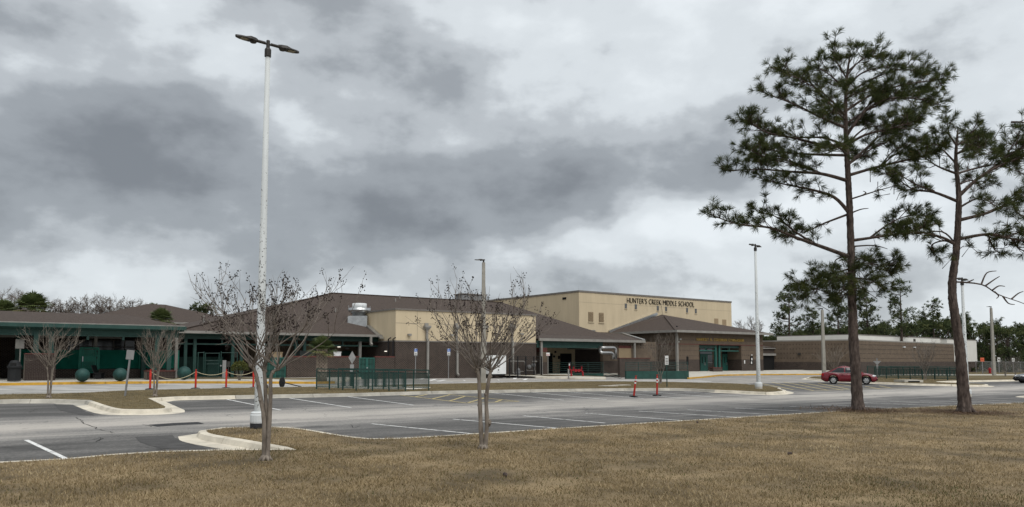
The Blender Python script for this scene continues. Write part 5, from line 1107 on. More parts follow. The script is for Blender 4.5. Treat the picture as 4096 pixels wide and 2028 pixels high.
def place_h(proto, u, v_top, d, H, label=None, first=False, rz=0):
    t = at(u, v_top, d); g = min(G(min(max(t.x, -60), 120), min(t.y, 160)), .45)-.22; s = (t.z-g)/H
    if first:
        proto.location = (t.x, t.y, g); proto.rotation_euler = (0, 0, rz); proto.scale = (s, s, s); return proto
    return dup(proto, (t.x, t.y, g), rz, label, s)
GP = 'pines behind the low brick wing'
p1 = far_pine('pine_tree', 'tall open-crowned pine right of the near trunk, behind the low brick wing', 15, .42, 2.8, 101, 24, .7, 12); place_h(p1, 3598, 1133, 122, 15.4, first=True)
p2 = far_pine('pine_tree', 'feathery pine between the lamp pole and the near trunk', 14, .38, 2.5, 202, 30, .7, 12); place_h(p2, 3150, 1150, 125, 14.4, first=True)
p3 = far_pine('pine_tree', 'dense pine directly behind the near trunk and red car', 15, .3, 2.6, 303, 38, .75, 12); place_h(p3, 3470, 1165, 126, 15.4, first=True)
for o in (p1, p2, p3): o['group'] = GP
place_h(p3, 3345, 1190, 124, 15.4, 'dense pine behind the concrete pole and red car', rz=2); place_h(p2, 3250, 1235, 130, 14.4, 'shorter pine behind the low brick wing near the link roof', rz=1.2); place_h(p1, 3730, 1205, 140, 15.4, 'open pine beside the leaning trunk, behind the white wall', rz=2.6)
# the dense wood beyond the white building
w1 = far_pine('wood_pine', 'dark pine in the dense wood beyond the school', 15, .15, 3.0, 404, 44, .85, 11); w2 = far_leafy('wood_tree', 'rounded dark tree in the dense wood beyond the school', 12, 3.6, 505); w3 = far_pine('wood_pine', 'dark pine in the dense wood beyond the school', 15, .25, 2.6, 606, 40, .85, 11)
for o in (w1, w2, w3): o['group'] = 'trees of the wood beyond the school'
Hs = {w1: 15.4, w2: 12.2, w3: 15.4}; used = set(); q = random.Random(8)
for i in range(64):
    row = i % 3; u = 2960+(i/64)*1650+q.uniform(-25, 25); d = (140, 165, 190)[row]+q.uniform(-8, 8)+max(0, u-3700)*.03
    prof = np.interp(u, [2960, 3100, 3200, 3350, 3500, 3640, 3740, 3800, 3860, 3960, 4096, 4600], [1330, 1310, 1290, 1285, 1290, 1275, 1235, 1240, 1262, 1285, 1275, 1262]); vt = prof+q.uniform(-8, 26)+row*2
    pr_ = q.choice((w1, w2, w3, w2))
    o = place_h(pr_, u, vt, d, Hs[pr_], first=pr_ not in used, rz=q.uniform(0, 6) if pr_ in used else 0); used.add(pr_)
fwood = MB(); leafw = MB()
for i in range(2600):          # undergrowth that closes the wood below the crowns
    u = q.uniform(2900, 4650); d = q.uniform(132, 175)+max(0, u-3700)*.03; x = (u-2048)/3076*d; z = abs(q.gauss(0, 2.6)); tuft(leafw, Vector((x, d, z-.3)), Vector((q.gauss(0, .5), -.4, .7)), 1.15, 8, .22, q.uniform(0, .45), 1.5)
o = leafw.build('wood_undergrowth', 'far_needles'); tag(o, 'dark undergrowth closing the wood beyond the school', 'undergrowth', kind='stuff')
# round-topped evergreens behind the left roofs
l1 = far_leafy('evergreen_tree', 'dark round evergreen behind the far hip roof', 12, 3.0, 707, 520); place_h(l1, 592, 1200, 128, 12.2, first=True); place_h(l1, 818, 1196, 130, 12.2, 'dark round evergreen showing between the hip roof and the first bare tree', rz=2)
# bare cypress behind the left roofs
def bare_tree(name, label, h, w, seed):
    q = random.Random(seed); root = thing(name, label, 'bare tree', group='bare trees behind the left roofs'); tw = MB(); tk = MB(); tk.tube([(0, 0, -1), (.1, 0, h*.4), (0, 0, h*.95)], [.24, .17, .04], 7)
    def br(p, d, l, r, lev):
        P = [p]; D = d
        for i in range(4): D = (D+Vector((q.gauss(0, .16), q.gauss(0, .16), q.gauss(.05, .12)))).normalized(); P.append(P[-1]+D*l/4)
        tw.tube(P, [r*(1-.5*i/4) for i in range(5)], 3, False)
        if lev == 0: return
        for j in range(q.randint(4, 6)): f = q.uniform(.25, 1); k = min(int(f*4), 3); br(P[k].lerp(P[k+1], f*4-k), (D+Vector((q.gauss(0, .6), q.gauss(0, .6), q.gauss(.2, .4)))).normalized(), l*q.uniform(.35, .6), r*.55, lev-1)
    for i in range(44): f = .45+.52*(i+q.random())/44; a = q.uniform(0, 6.28); br(Vector((0, 0, h*f)), Vector((math.cos(a), math.sin(a), q.uniform(.2, .8))).normalized(), w*math.sqrt(max(.06, 1-((f-.66)/.36)**2))*q.uniform(.6, 1.05), .04, 2)
    tk.build('trunk', 'bark_grey', root); tw.build('branches', 'twig', root); return root
c1 = bare_tree('bare_cypress', 'leafless grey tree in the row behind the walkway roof', 13, 2.6, 1); c2 = bare_tree('bare_cypress', 'leafless grey tree in the row behind the walkway roof', 13, 2.2, 2); c3 = bare_tree('bare_cypress', 'leafless grey tree in the row behind the walkway roof', 13, 3.0, 3)
used = set()
for i, (u, v, d) in enumerate([(-60, 1160, 140), (10, 1155, 142), (60, 1172, 150), (95, 1165, 146), (205, 1195, 150), (235, 1208, 155), (275, 1213, 148), (315, 1188, 150), (352, 1186, 146), (385, 1205, 152), (412, 1184, 148), (440, 1190, 152), (470, 1200, 150), (500, 1203, 148), (530, 1200, 152), (3005, 1270, 150), (3035, 1282, 152), (2965, 1285, 155), (265, 1200, 160), (155, 1190, 155)]):
    pr_ = (c1, c2, c3)[i % 3]; place_h(pr_, u, v, d, 13.3, 'leafless brown tree beyond the gymnasium roof' if u > 2900 else None, pr_ not in used, rz=i*1.1); used.add(pr_)
lw = MB()
for i in range(1500): u = q.uniform(-200, 540); d = q.uniform(140, 165); x = (u-2048)/3076*d; tuft(lw, Vector((x, d, q.gauss(9.6, 1.3))), Vector((q.gauss(0, .5), -.3, .7)), .8, 7, .09, q.uniform(.3, 1), 1.5)
mat('brown_brush', (.055, .042, .034), .9, .3, 2); tag(lw.build('brown_thicket', 'brown_brush'), 'brown leafless thicket under the bare trees behind the walkway roof', 'thicket', kind='stuff')
# ================================================================ POLES, SIGNS, RAILS, CARS
def head(root, px_, dirx, z, sc=1.0, tilt=0):
    """one flat oval lamp head reaching out along local x"""
    s = dirx; prof = [(.0, .0), (.10, .11), (.28, .17), (.45, .165), (.62, .13), (.74, .07), (.78, 0)]
    vs = []; n = len(prof)
    for (x, w) in prof:
        t = .11 if x < .4 else .06
        vs += [(s*(px_+x)*sc, -w*sc, z), (s*(px_+x)*sc, w*sc, z), (s*(px_+x)*sc, w*.7*sc, z+t*sc), (s*(px_+x)*sc, -w*.7*sc, z+t*sc)]
    fs = [(i*4+k, i*4+(k+1) % 4, i*4+4+(k+1) % 4, i*4+4+k) for i in range(n-1) for k in range(4)]
    h = MB().add(vs, fs); h.lathe([(.02, z-.07*sc), (.10*sc, z-.06*sc), (.13*sc, z)], 10, (s*(px_+.16)*sc, 0, 0)); h = h.build('lamp_head', 'lamp_grey', root)
    MB().box(min(s*(px_+.36)*sc, s*(px_+.60)*sc), max(s*(px_+.36)*sc, s*(px_+.60)*sc), -.11*sc, .11*sc, z-.012, z-.003).build('lamp_lens', 'lamp_lens', h)
    MB().tube([(s*(px_-.26)*sc, 0, z+.03), (s*(px_+.03)*sc, 0, z+.03)], .055*sc, 8).build('knuckle', 'lamp_grey', h)
def speckle_pole():
    m = mat('pole_white', (.47, .49, .485), .6, .14, 1.6, stretch=(1, 1, .15), detail=8); nt = m.node_tree; b = nt.nodes['Principled BSDF']; N = nt.nodes.new; L = nt.links.new
    old = b.inputs['Base Color'].links[0].from_socket; tc = N('ShaderNodeTexCoord'); vo = N('ShaderNodeTexNoise'); vo.inputs['Scale'].default_value = 17; vo.inputs['Detail'].default_value = 2; L(tc.outputs['Object'], vo.inputs[0])
    sp = N('ShaderNodeSeparateXYZ'); L(tc.outputs['Object'], sp.inputs[0]); mr = N('ShaderNodeMapRange'); L(sp.outputs[2], mr.inputs[0])   # mildew thins out with height and is scrubbed off near the base
    mr.inputs[1].default_value = 8.2; mr.inputs[2].default_value = 3.2; mr.inputs[3].default_value = .0; mr.inputs[4].default_value = .14
    m2 = N('ShaderNodeMapRange'); L(sp.outputs[2], m2.inputs[0]); m2.inputs[1].default_value = 2.4; m2.inputs[2].default_value = 3.4; m2.inputs[3].default_value = .55; m2.inputs[4].default_value = 1
    mm = N('ShaderNodeMath'); mm.operation = 'MULTIPLY'; L(mr.outputs[0], mm.inputs[0]); L(m2.outputs[0], mm.inputs[1])
    th = N('ShaderNodeMath'); th.operation = 'SUBTRACT'; th.inputs[0].default_value = .735; L(mm.outputs[0], th.inputs[1]); gt_ = N('ShaderNodeMath'); gt_.operation = 'GREATER_THAN'; L(vo.outputs['Fac'], gt_.inputs[0]); L(th.outputs[0], gt_.inputs[1])
    mx = N('ShaderNodeMix'); mx.data_type = 'RGBA'; L(gt_.outputs[0], mx.inputs[0]); L(old, mx.inputs[6]); mx.inputs[7].default_value = (.10, .10, .095, 1); L(mx.outputs[2], b.inputs['Base Color'])
speckle_pole()
def twin_pole(label, base_px, top_px, rb, rt, rz, hs=1.0, o=0.0, dark=True):
    b = gp(*base_px, o); t = at(*top_px, b.y); H = t.z-b.z; r = thing('lamp_pole', label, 'lamp pole', b, rz, 'twin-head lamp poles')
    MB().lathe([(rb*1.75, -.25), (rb*1.75, .14)], 14).build('footing', 'asphalt_patch' if dark else 'concrete', r, False)
    MB().lathe([(rb*1.72, .14), (rb*1.78, .18), (rb*1.78, .34), (rb*1.66, .36), (rb*1.66, .40), (rb*1.45, .42), (rb, .43)], 20).build('base_cover', 'white_paint', r, False)
    MB().lathe([(rb, .1), (rb*.98, .5), (rt, H-.55*hs)], 24).build('shaft', 'pole_white', r, True)
    MB().lathe([(rt*1.35, H-.70*hs), (rt*1.4, H-.68*hs), (rt*1.4, H-.40*hs), (rt*1.1, H-.34*hs), (rt*.8, H-.34*hs), (rt*.8, H-.02), (rt*.7, H)], 14).build('cap_sleeve', 'lamp_grey', r)
    MB().tube([(-.48*hs, 0, H-.16*hs), (.48*hs, 0, H-.16*hs)], .045*hs, 8).build('arm', 'lamp_grey', r)
    for s in (-1, 1): head(r, .36, s, H-.19*hs, hs*1.2)
    return r
twin_pole('tall white lamp pole with mildew spots and two lamp heads, on the kerbed island', (1034, 1714), (1068, 162), .118, .06, R(40), .63, .14)
twin_pole('white twin-head lamp pole on the tip of the long median', (3035, 1556), (3020, 976), .13, .07, R(48), .63, .12, False)
twin_pole('white twin-head lamp pole behind the leaning pine', (3869, 1586), (3848, 1110), .13, .07, R(40), .63, 0, False)
def square_pole(label, base_px, top_px, wb_, wt_, rz, s=-1):
    b = gp(*base_px); t = at(*top_px, b.y); H = t.z-b.z; r = thing('concrete_pole', label, 'lamp pole', b, rz, 'square concrete lamp poles')
    MB().add([(-wb_, -wb_, -.3), (wb_, -wb_, -.3), (wb_, wb_, -.3), (-wb_, wb_, -.3), (-wt_, -wt_, H), (wt_, -wt_, H), (wt_, wt_, H), (-wt_, wt_, H)], [(0, 1, 5, 4), (1, 2, 6, 5), (2, 3, 7, 6), (3, 0, 4, 7), (4, 5, 6, 7)]).build('shaft', 'pole_grey', r)
    MB().lathe([(.06, H), (.06, H+.18)], 8).build('tenon', 'lamp_grey', r); MB().tube([(0, 0, H+.15), (s*.35, 0, H+.2)], .04, 6).build('arm', 'lamp_grey', r); head(r, .12, s, H+.16, .7); return r
square_pole('square concrete lamp pole rising behind the second crape myrtle', (1933, 1540), (1921, 1050), .17, .10, R(10))
square_pole('square concrete lamp pole behind the red car', (3297, 1509), (3287, 1240), .19, .12, R(0))
square_pole('square concrete lamp pole near the red hydrant and playing field', (3977, 1505), (3959, 1232), .19, .12, R(0))
# ---- green picket railings
def railing(label, pts, H, n_post, n_pick, o=.15, grp=None, thin=1.0):
    P = [gp(*p, o) for p in pts]; r = thing('picket_railing', label, 'railing', P[0])
    W_ = [p-P[0] for p in P]; L_ = [0]
    for a, b in zip(W_, W_[1:]): L_.append(L_[-1]+(b-a).length)
    def pos(s):
        for i in range(len(W_)-1):
            if s <= L_[i+1] or i == len(W_)-2: return W_[i].lerp(W_[i+1], (s-L_[i])/(L_[i+1]-L_[i]))
    up = Vector((0, 0, 1))
    for i in range(n_post+1): p = pos(L_[-1]*i/n_post); MB().bar(p-up*.1, p+up*(H-.03), .06*thin, .06*thin, (0, 1, 0)).build('post', 'green_rail', r)
    for a, b in zip(W_, W_[1:]):
        for z, hh in ((H, .06), (H-.16, .035), (.13, .035)): MB().bar(a+up*z, b+up*z, .055*thin, hh*thin).build('rail', 'green_rail', r)
    pk_ = None
    for i in range(n_pick):
        p = pos(L_[-1]*(i+.5)/n_pick)
        if pk_ is None: pk_ = MB().box(-.011*thin, .011*thin, -.011*thin, .011*thin, .13, H-.15).build('picket', 'green_rail', r); pk_.location = p
        else: piece(pk_, r, p)
    return r
railing('green picket railing along the front of the crosswalk ramp', [(1266, 1556), (1430, 1562), (1622, 1564)], 1.06, 6, 100)
railing('green picket railing along the back of the crosswalk ramp', [(1353, 1553), (1500, 1556), (1715, 1561)], 1.06, 6, 100)
railing('long green picket railing on the verge behind the red car', [(3500, 1513), (3842, 1522)], 1.15, 7, 110, .14, None, 1.3)
railing('green picket railing along the back of the verge pond', [(3470, 1504), (3845, 1507)], 1.15, 8, 90, .14, None, 1.3)
struct(gsheet('footpath', [tuple(gp(u, v).xy) for u, v in [(1262, 1559), (1440, 1566.5), (1660, 1568), (1722, 1563), (1720, 1558), (1500, 1553), (1350, 1550), (1262, 1554)]], 'concrete', .152))
# storm inlet slab on the verge
inl = thing('storm_inlet', 'pale concrete storm inlet slab in the grass beyond the red car', 'drain inlet', gp(3640, 1529, .14), R(10)); MB().box(-.9, .9, -.5, .9, -.1, .2).build('slab', 'concrete', inl); MB().box(-.55, .55, -.52, -.49, .0, .13).build('opening', 'dark', inl)
for u, v in ((2433, 1544), (2485, 1541)):
    p = gp(u, v, .147); o = MB().prism([(-.6, -.3), (.6, -.3), (.6, .3), (-.6, .3)], -.05, .03).build('utility_cover', 'concrete', None); o.location = p; o.rotation_euler = (0, 0, PHI); tag(o, 'flat concrete utility cover in the median grass', 'cover', 'utility covers in the median')
# ---- delineators, rope, fallen sign
def delineator(label, px_, h=1.07, tilt=(0, 0), grp=None):
    r = thing('delineator_post', label, 'delineator', gp(*px_, .006), 0, grp); r.rotation_euler = (tilt[0], tilt[1], 0)
    MB().lathe([(.24, 0), (.24, .03), (.2, .05), (.06, .07)], 12).build('rubber_base', 'rubber', r)
    MB().lathe([(.052, .05), (.048, h-.12), (.03, h-.1), (.03, h-.03), (.055, h-.02), (.055, h)], 10).build('post', 'red_plastic', r)
    for z in (h*.62, h*.76): MB().lathe([(.0525, z), (.052, z+.075)], 10).build('reflective_band', 'sign_white', r)
    return r
def roped(label, px_):
    r = thing('delineator_post', label, 'delineator', gp(*px_, .006), 0, 'roped posts in the bus lane'); h = 1.07; MB().lathe([(.24, 0), (.24, .03), (.2, .05), (.06, .07)], 12).build('rubber_base', 'rubber', r)
    MB().lathe([(.056, .05), (.05, h-.12), (.03, h-.1), (.03, h-.03), (.05, h-.02), (.05, h)], 10).build('post', 'red_plastic', r); MB().lathe([(.058, h-.38), (.056, h-.2)], 10).build('collar', 'sign_red', r); return r
rp = [(600, 1558), (782, 1555), (904, 1553.5), (1013, 1552)]
for p, lab in zip(rp, ('roped red delineator post next to the bare tree on the median', 'roped red delineator post between the green bollards and the shrub', 'roped red delineator post in front of the shrub', 'roped red delineator post partly hidden by the white lamp pole')): roped(lab, p)
for (a, b), lab in zip(((rp[0], rp[1]), (rp[1], rp[2]), (rp[2], rp[3])), ('pale rope sagging past the round green bollard', 'pale rope sagging between the two middle red posts', 'pale rope in front of the shrub, tied towards the lamp pole')):
    A_ = gp(*a); B_ = gp(*b); A_.z += .95; B_.z += .95; pts = [A_.lerp(B_, i/14)-Vector((0, 0, (.42 if a is rp[0] else .2)*4*(i/14)*(1-i/14))) for i in range(15)]; tag(MB().tube(pts, .018, 6).build('rope', 'rope'), lab, 'rope', 'ropes between the red posts')
delineator('leaning red delineator with white bands in the parking lot', (2535, 1588), 1.1, (0, R(7)), 'delineators in the parking lot'); delineator('upright red delineator with white bands near the thin bare tree', (2628, 1583), 1.12, (0, R(1.5)), 'delineators in the parking lot')
fs_ = thing('toppled_sign_base', 'toppled black sign stand lying on the bus lane', 'sign stand', gp(1128, 1549, .01), R(-12)); MB().lathe([(.30, -.04), (.30, .04), (.2, .06)], 16, (0, 0, .29), 'x').build('weighted_base', 'rubber', fs_); MB().tube([(.03, 0, .29), (1.25, -.02, .04)], .03, 8).build('post', 'black_metal', fs_)
# ---- round bollards, bin, bench
for u, v, lab in ((329, 1526, 'round green ball bollard in front of the louvred gate'), (480, 1524, 'round green ball bollard beside the leaning sign post'), (736, 1518, 'round green ball bollard behind the sagging rope')):
    b = gp(u, v, .17); r = 26.5*b.y/3076; o = MB().sphere((0, 0, 0), r, 28, 18).build('ball_bollard', 'ball_green', None, True); o.location = b+Vector((0, 0, r*.97)); tag(o, lab, 'bollard', 'green ball bollards')
bn = thing('litter_bin', 'dark litter bin with domed lid beside the tall brick pier', 'bin', gp(56, 1524, .2), R(20)); MB().prism([(.34*math.cos(a*.785+.39), .34*math.sin(a*.785+.39)) for a in range(8)], 0, .78).build('body', 'bin_grey', bn); MB().lathe([(.39, .76), (.40, .86), (.34, .92), (.27, 1.1), (.2, 1.2), (.02, 1.22)], 14).build('lid', 'bin_grey', bn); MB().box(-.14, .14, -.36, -.25, .93, 1.06).build('flap', 'rubber', bn)
be = thing('bench', 'black metal bench between the first two green ball bollards', 'bench', A.p(A.sz(398, 1510, 3.2)[0], 3.2, -.1), PHI+R(70))
MB().box(-.7, .7, -.22, .22, .40, .45).build('seat', 'black_metal', be); MB().add([(-.7, .2, .45), (.7, .2, .45), (.7, .38, .95), (-.7, .38, .95), (-.7, .24, .45), (.7, .24, .45), (.7, .42, .95), (-.7, .42, .95)], [(0, 1, 2, 3), (7, 6, 5, 4), (2, 6, 7, 3), (0, 3, 7, 4), (1, 5, 6, 2)]).build('backrest', 'black_metal', be)
for x in (-.55, .55): MB().box(x-.03, x+.03, -.2, .2, 0, .4).build('leg', 'black_metal', be)
# ---- signs
def post_sign(name, label, base_px, plates, ph, pr=.03, rz=0, o=.1, lean=0, mt='sign_back', post='grey_metal', cat='sign', d=None):
    b = gp(*base_px, o); r = thing(name, label, cat, b, rz); r.rotation_euler = (0, lean, rz)
    MB().box(-pr, pr, -pr*.7, pr*.7, -.2, ph).build('post', post, r)
    for shape, w, h, zc_, m_ in plates:
        y = -pr*.7-.006
        if shape == 'r': pl_ = MB().box(-w/2, w/2, y-.006, y+.004, zc_-h/2, zc_+h/2)
        else: pl_ = MB().add([(0, y, zc_-h/2), (w/2, y, zc_), (0, y, zc_+h/2), (-w/2, y, zc_), (0, y+.008, zc_-h/2), (w/2, y+.008, zc_), (0, y+.008, zc_+h/2), (-w/2, y+.008, zc_)], [(0, 1, 2, 3), (7, 6, 5, 4), (0, 4, 5, 1), (1, 5, 6, 2), (2, 6, 7, 3), (3, 7, 4, 0)])
        pl_.build('sign_plate', m_, r)
    return r
def hgt(u, vb, vt, o=.1): b = gp(u, vb, o); return at(u, vt, b.y).z-b.z
post_sign('road_sign', 'blank grey sign back on a leaning post in front of the louvred fence', (500, 1586), [('r', .31, .40, hgt(500, 1586, 1420), 'sign_back')], hgt(500, 1586, 1403), .035, R(8), .12, R(5))
b = A.sz(75, 1440, .2)
nb = thing('notice_board', 'pale notice board on a post beside the litter bin', 'sign', A.p(A.sz(76, 1500, 1.0)[0], 1.0, -.2), PHI); zz = A.sz(72, 1376, 1.0)[1]+.2; MB().box(-.03, .03, -.02, .03, 0, zz+.3).build('post', 'gutter', nb); MB().box(-.27, .2, -.05, -.021, zz-.28, zz+.3).build('board', 'gutter', nb)
def access_sign(label, u, vb, v0, v1):
    d_ = K.p(K.sz(u, 1450, -1.2)[0], -1.2, -.15); r = thing('parking_sign', label, 'sign', d_, PHI, 'accessible parking signs'); zt_ = K.sz(u, v0, -1.2)[1]+.15; zb_2 = K.sz(u, v1, -1.2)[1]+.15; h = zt_-zb_2; w = h*.48
    MB().box(-.03, .03, -.02, .02, -.1, zt_).build('post', 'grey_metal', r); p = MB().box(-w/2, w/2, -.035, -.021, zb_2, zt_).build('sign_plate', 'sign_white', r)
    MB().box(-w/2+.01, w/2-.01, -.042, -.0355, zt_-h*.42, zt_-.01).build('blue_panel', 'sign_blue', p); c = (0, zt_-h*.22)
    m = MB(); m.lathe([(.035, -.047), (.035, -.043)], 10, (-.02, 0, c[1]+.13), 'y'); m.box(-.035, -.005, -.047, -.043, c[1]-.02, c[1]+.1); m.box(-.035, .07, -.047, -.043, c[1]-.04, c[1]-.015); m.box(.05, .075, -.047, -.043, c[1]-.13, c[1]-.03); m.box(-.09, -.065, -.047, -.043, c[1]-.12, c[1]+.02); m.box(-.09, .02, -.047, -.043, c[1]-.14, c[1]-.115); m.build('wheelchair_symbol', 'sign_white', p)
    m = MB(); [m.box(-w*.32, w*.32, -.041, -.0355, zb_2+h*(.36-.055*k), zb_2+h*(.385-.055*k)) for k in range(3)]; m.build('sign_text', 'letter_dark', p); MB().box(-w/2, w/2, -.04, -.0355, zb_2, zb_2+h*.18).build('fine_plate', 'sign_back', p)
access_sign('blue and white accessible parking sign near the green yard gate', 1662, 1495, 1395, 1424); access_sign('blue and white accessible parking sign between two downspouts of the kitchen wing', 1794, 1495, 1395, 1424)
post_sign('road_sign', 'grey diamond sign back with a small plate, before the yard gate', (1407, 1516), [('d', .56, 1.0, hgt(1407, 1516, 1430), 'sign_back'), ('r', .30, .58, hgt(1407, 1516, 1473), 'sign_back')], hgt(1407, 1516, 1407), .025, R(20), .1)
fd = post_sign('fire_connection_sign', 'white sign with red letters FDC beside the dock column', (2192, 1506), [('r', .34, .30, hgt(2192, 1506, 1417), 'sign_white')], hgt(2192, 1506, 1411), .03, R(15), .1, 0, post='gutter'); lettering('FDC', .20, .008, 'sign_red', fd, -.14, -.038, hgt(2192, 1506, 1422.5), .29)
ws = post_sign('notice_sign', 'white sign with dark text lines on a green post beside the thin bare tree', (2668, 1549), [('r', .24, .58, hgt(2668, 1549, 1442), 'sign_white')], hgt(2668, 1549, 1430), .028, R(10), .12, 0, post='green_rail')
for k in range(4): zz = hgt(2668, 1549, 1433+k*6); MB().box(-.085, .085, -.034, -.0325, zz-.06, zz-.02).build('sign_text', 'letter_dark', ws)
post_sign('road_sign', 'back of a yield sign with two small plates, between the pine and the green railing', (3510, 1512), [('r', .22, .38, hgt(3510, 1512, 1466), 'sign_back')], hgt(3510, 1512, 1432), .05, 0, .1)
yb = gp(3510, 1512, .1); ys = thing('yield_sign', 'grey triangular back of a yield sign mounted on the post beyond the red car', 'sign', yb); za, zb3 = hgt(3510, 1512, 1444), hgt(3510, 1512, 1458)
MB().add([(-.45, -.06, za), (.45, -.06, za), (0, -.06, zb3-.05), (-.45, -.05, za), (.45, -.05, za), (0, -.05, zb3-.05), (-.3, -.06, za+.3), (.3, -.06, za+.3)], [(0, 1, 2), (3, 5, 4)]).build('sign_plate', 'sign_back', ys)
for u, vb, v0, w, h, m_, lab in ((3931, 1494, 1437, .62, .62, 'sign_orange', 'orange warning sign by the chain-link fence'), (3997, 1492, 1437, .5, .75, 'sign_white', 'white sign on a post before the goal posts'), (4055, 1490, 1439, .5, .75, 'sign_white', 'narrow white sign behind the grey sapling'), (4072, 1488, 1437, .65, .85, 'sign_white', 'larger white sign with a second plate by the goal posts')):
    rs = post_sign('road_sign', lab, (u, vb), [('r', w, h, hgt(u, vb, v0), m_)], hgt(u, vb, v0), .06, 0, .05)
    MB().box(-w*.3, w*.3, -.056, -.0525, hgt(u, vb, v0)-.05, hgt(u, vb, v0)+.1).build('sign_text', 'letter_dark' if m_ != 'sign_orange' else 'sign_red', rs)
# ---- things by the kitchen wing
cb = K.p(K.sz(1992, 1460, -1.5)[0], -1.5, -.1); cbx = thing('storage_cabinet', 'big white cabinet with a dark picture panel, standing by the kitchen wing wall', 'cabinet', cb, PHI)
x0 = K.sz(1955, 1460, -1.5)[0]-K.sz(1992, 1460, -1.5)[0]; x1 = K.sz(2024, 1460, -1.5)[0]-K.sz(1992, 1460, -1.5)[0]; zt_ = K.sz(1992, 1421, -1.5)[1]+.1; zb4 = K.sz(1992, 1496, -1.5)[1]+.1
MB().box(x0, x1, 0, 1.1, zb4, zt_).build('body', 'box_white', cbx); MB().box(x0+.05, x1-.05, .05, 1.0, zb4-.12, zb4).build('plinth', 'black_metal', cbx); MB().box(x1-.21, x1-.2, -.006, .0, zb4, zt_).build('door_gap', 'sign_back', cbx)
s0_ = (x0+x1)/2+.12; MB().box(s0_-.2, s0_+.2, -.012, -.001, zt_-.75, zt_-.38).build('picture_panel', 'sign_back', cbx); m = MB(); [m.box(s0_-.15+.02*k, s0_+.17-.02*k, -.008, -.001, zt_-.95-.12*k, zt_-.89-.12*k) for k in range(2)]; m.box(s0_-.06, s0_+.06, -.008, -.001, zt_-1.36, zt_-1.24); m.box(s0_-.17, s0_+.17, -.008, -.001, zt_-1.5, zt_-1.48); m.build('print', 'letter_dark', cbx)
# gas meter yard
my = thing('meter_cage', 'black picket cage around the gas meters beside the white cabinet', 'fence', K.p(0, -1.1, -.1), PHI)
sx0 = K.sz(2038, 1460, -1.1)[0]; sx1 = K.sz(2167, 1460, -1.1)[0]; zt_ = K.sz(2100, 1425, -1.1)[1]+.1
for i in range(5): s = sx0+(sx1-sx0)*i/4; MB().box(s-.04, s+.04, -.04, .04, -.2, zt_).build('post', 'black_metal', my)
for z in (.15, zt_-.3, zt_-.02): MB().box(sx0, sx1, -.02, .02, z, z+.035).build('rail', 'black_metal', my)
pk_ = MB().box(-.008, .008, -.008, .008, .1, zt_).build('picket', 'black_metal', my); pk_.location = (sx0+.1, 0, 0)
for i in range(1, 26): piece(pk_, my, (sx0+.1+i*(sx1-sx0-.2)/25, 0, 0))
gmx = thing('gas_meters', 'grey gas meters and pipework inside the black cage', 'gas meter', K.p(0, -.5, -.1), PHI)
def kz(u, v): s, z = K.sz(u, v, -.5); return s, z+.1
MB().tube(bend([(kz(2034, 1445)[0], 0, kz(2034, 1445)[1]), (kz(2098, 1445)[0], 0, kz(2098, 1445)[1]), (kz(2106, 1480)[0], 0, kz(2106, 1480)[1])], .15), .045, 8).build('pipe', 'gutter', gmx); MB().tube(bend([(kz(2100, 1482)[0], 0, kz(2100, 1482)[1]), (kz(2141, 1482)[0], 0, kz(2141, 1482)[1]), (kz(2141, 1496)[0], 0, kz(2141, 1496)[1]-.2)], .1), .045, 8).build('pipe', 'gutter', gmx)
for u, v, r_ in ((2114, 1467, .19), (2131, 1461, .19)): s, z = kz(u, v); MB().lathe([(.02, -.25), (r_, -.2), (r_, .0), (.1, .05)], 14, (s, 0, z), 'y').build('meter', 'grey_metal', gmx)
MB().tube([(kz(2126, 1446)[0], -.1, kz(2126, 1446)[1]), (kz(2144, 1446)[0], -.1, kz(2144, 1446)[1])], .06, 8).build('valve', 'gutter', gmx); MB().tube([(kz(2135, 1447)[0], 0, kz(2135, 1447)[1]), (kz(2138, 1482)[0], 0, kz(2138, 1482)[1])], .05, 8).build('pipe', 'gutter', gmx)
tk_ = thing('pressure_tank', 'squat dark grey tank inside the black cage under the downspout', 'tank', K.p(kz(2070, 1480)[0], -.6, -.25), PHI); MB().lathe([(.2, 0), (.23, .05), (.23, .45), (.18, .55), (.2, .58), (.14, .75), (.03, .8)], 14).build('body', 'grey_metal', tk_, True); MB().tube([(0, 0, .78), (0, 0, .92)], .04, 6).build('cap', 'gutter', tk_); MB().tube([(.2, 0, .5), (.6, 0, .5)], .05, 6).build('pipe', 'gutter', tk_)
# red fire connection
fb = gp(2305, 1511, .15); fc = thing('fire_connection', 'red fire department pipe manifold standing before the dock ramp', 'fire pipe', fb, R(8))
def fz(u, v): p = at(u, v, fb.y)-fb; return (p.x, 0, p.z)
for a, b2, r_ in (((2285, 1505), (2284, 1478), .075), ((2333, 1505), (2330, 1484), .075)): MB().tube([fz(*a), fz(*b2)], r_, 10).build('riser', 'red_paint', fc)
MB().tube(bend([fz(2277, 1452), fz(2278, 1480), fz(2300, 1482), fz(2326, 1481), fz(2333, 1492)], .12), .055, 10).build('manifold', 'red_paint', fc); MB().tube([fz(2277, 1452), fz(2277, 1462)], .06, 10).build('white_collar', 'sign_white', fc); MB().lathe([(.13, 0), (.15, .05), (.08, .1)], 12, (fz(2278, 1453)[0], 0, fz(2278, 1453)[2])).build('cap', 'bin_grey', fc)
for u in (2294, 2327): MB().tube([fz(u, 1480), fz(u, 1464)], .06, 8).build('valve_stem', 'red_paint', fc); MB().lathe([(.15, 0), (.15, .03), (.03, .035)], 12, fz(u, 1464)).build('hand_wheel', 'bin_grey', fc)
for u in (2303, 2316): MB().lathe([(.13, -.12), (.13, .05), (.06, .08)], 12, fz(u, 1482), 'y').build('valve_body', 'red_paint', fc)
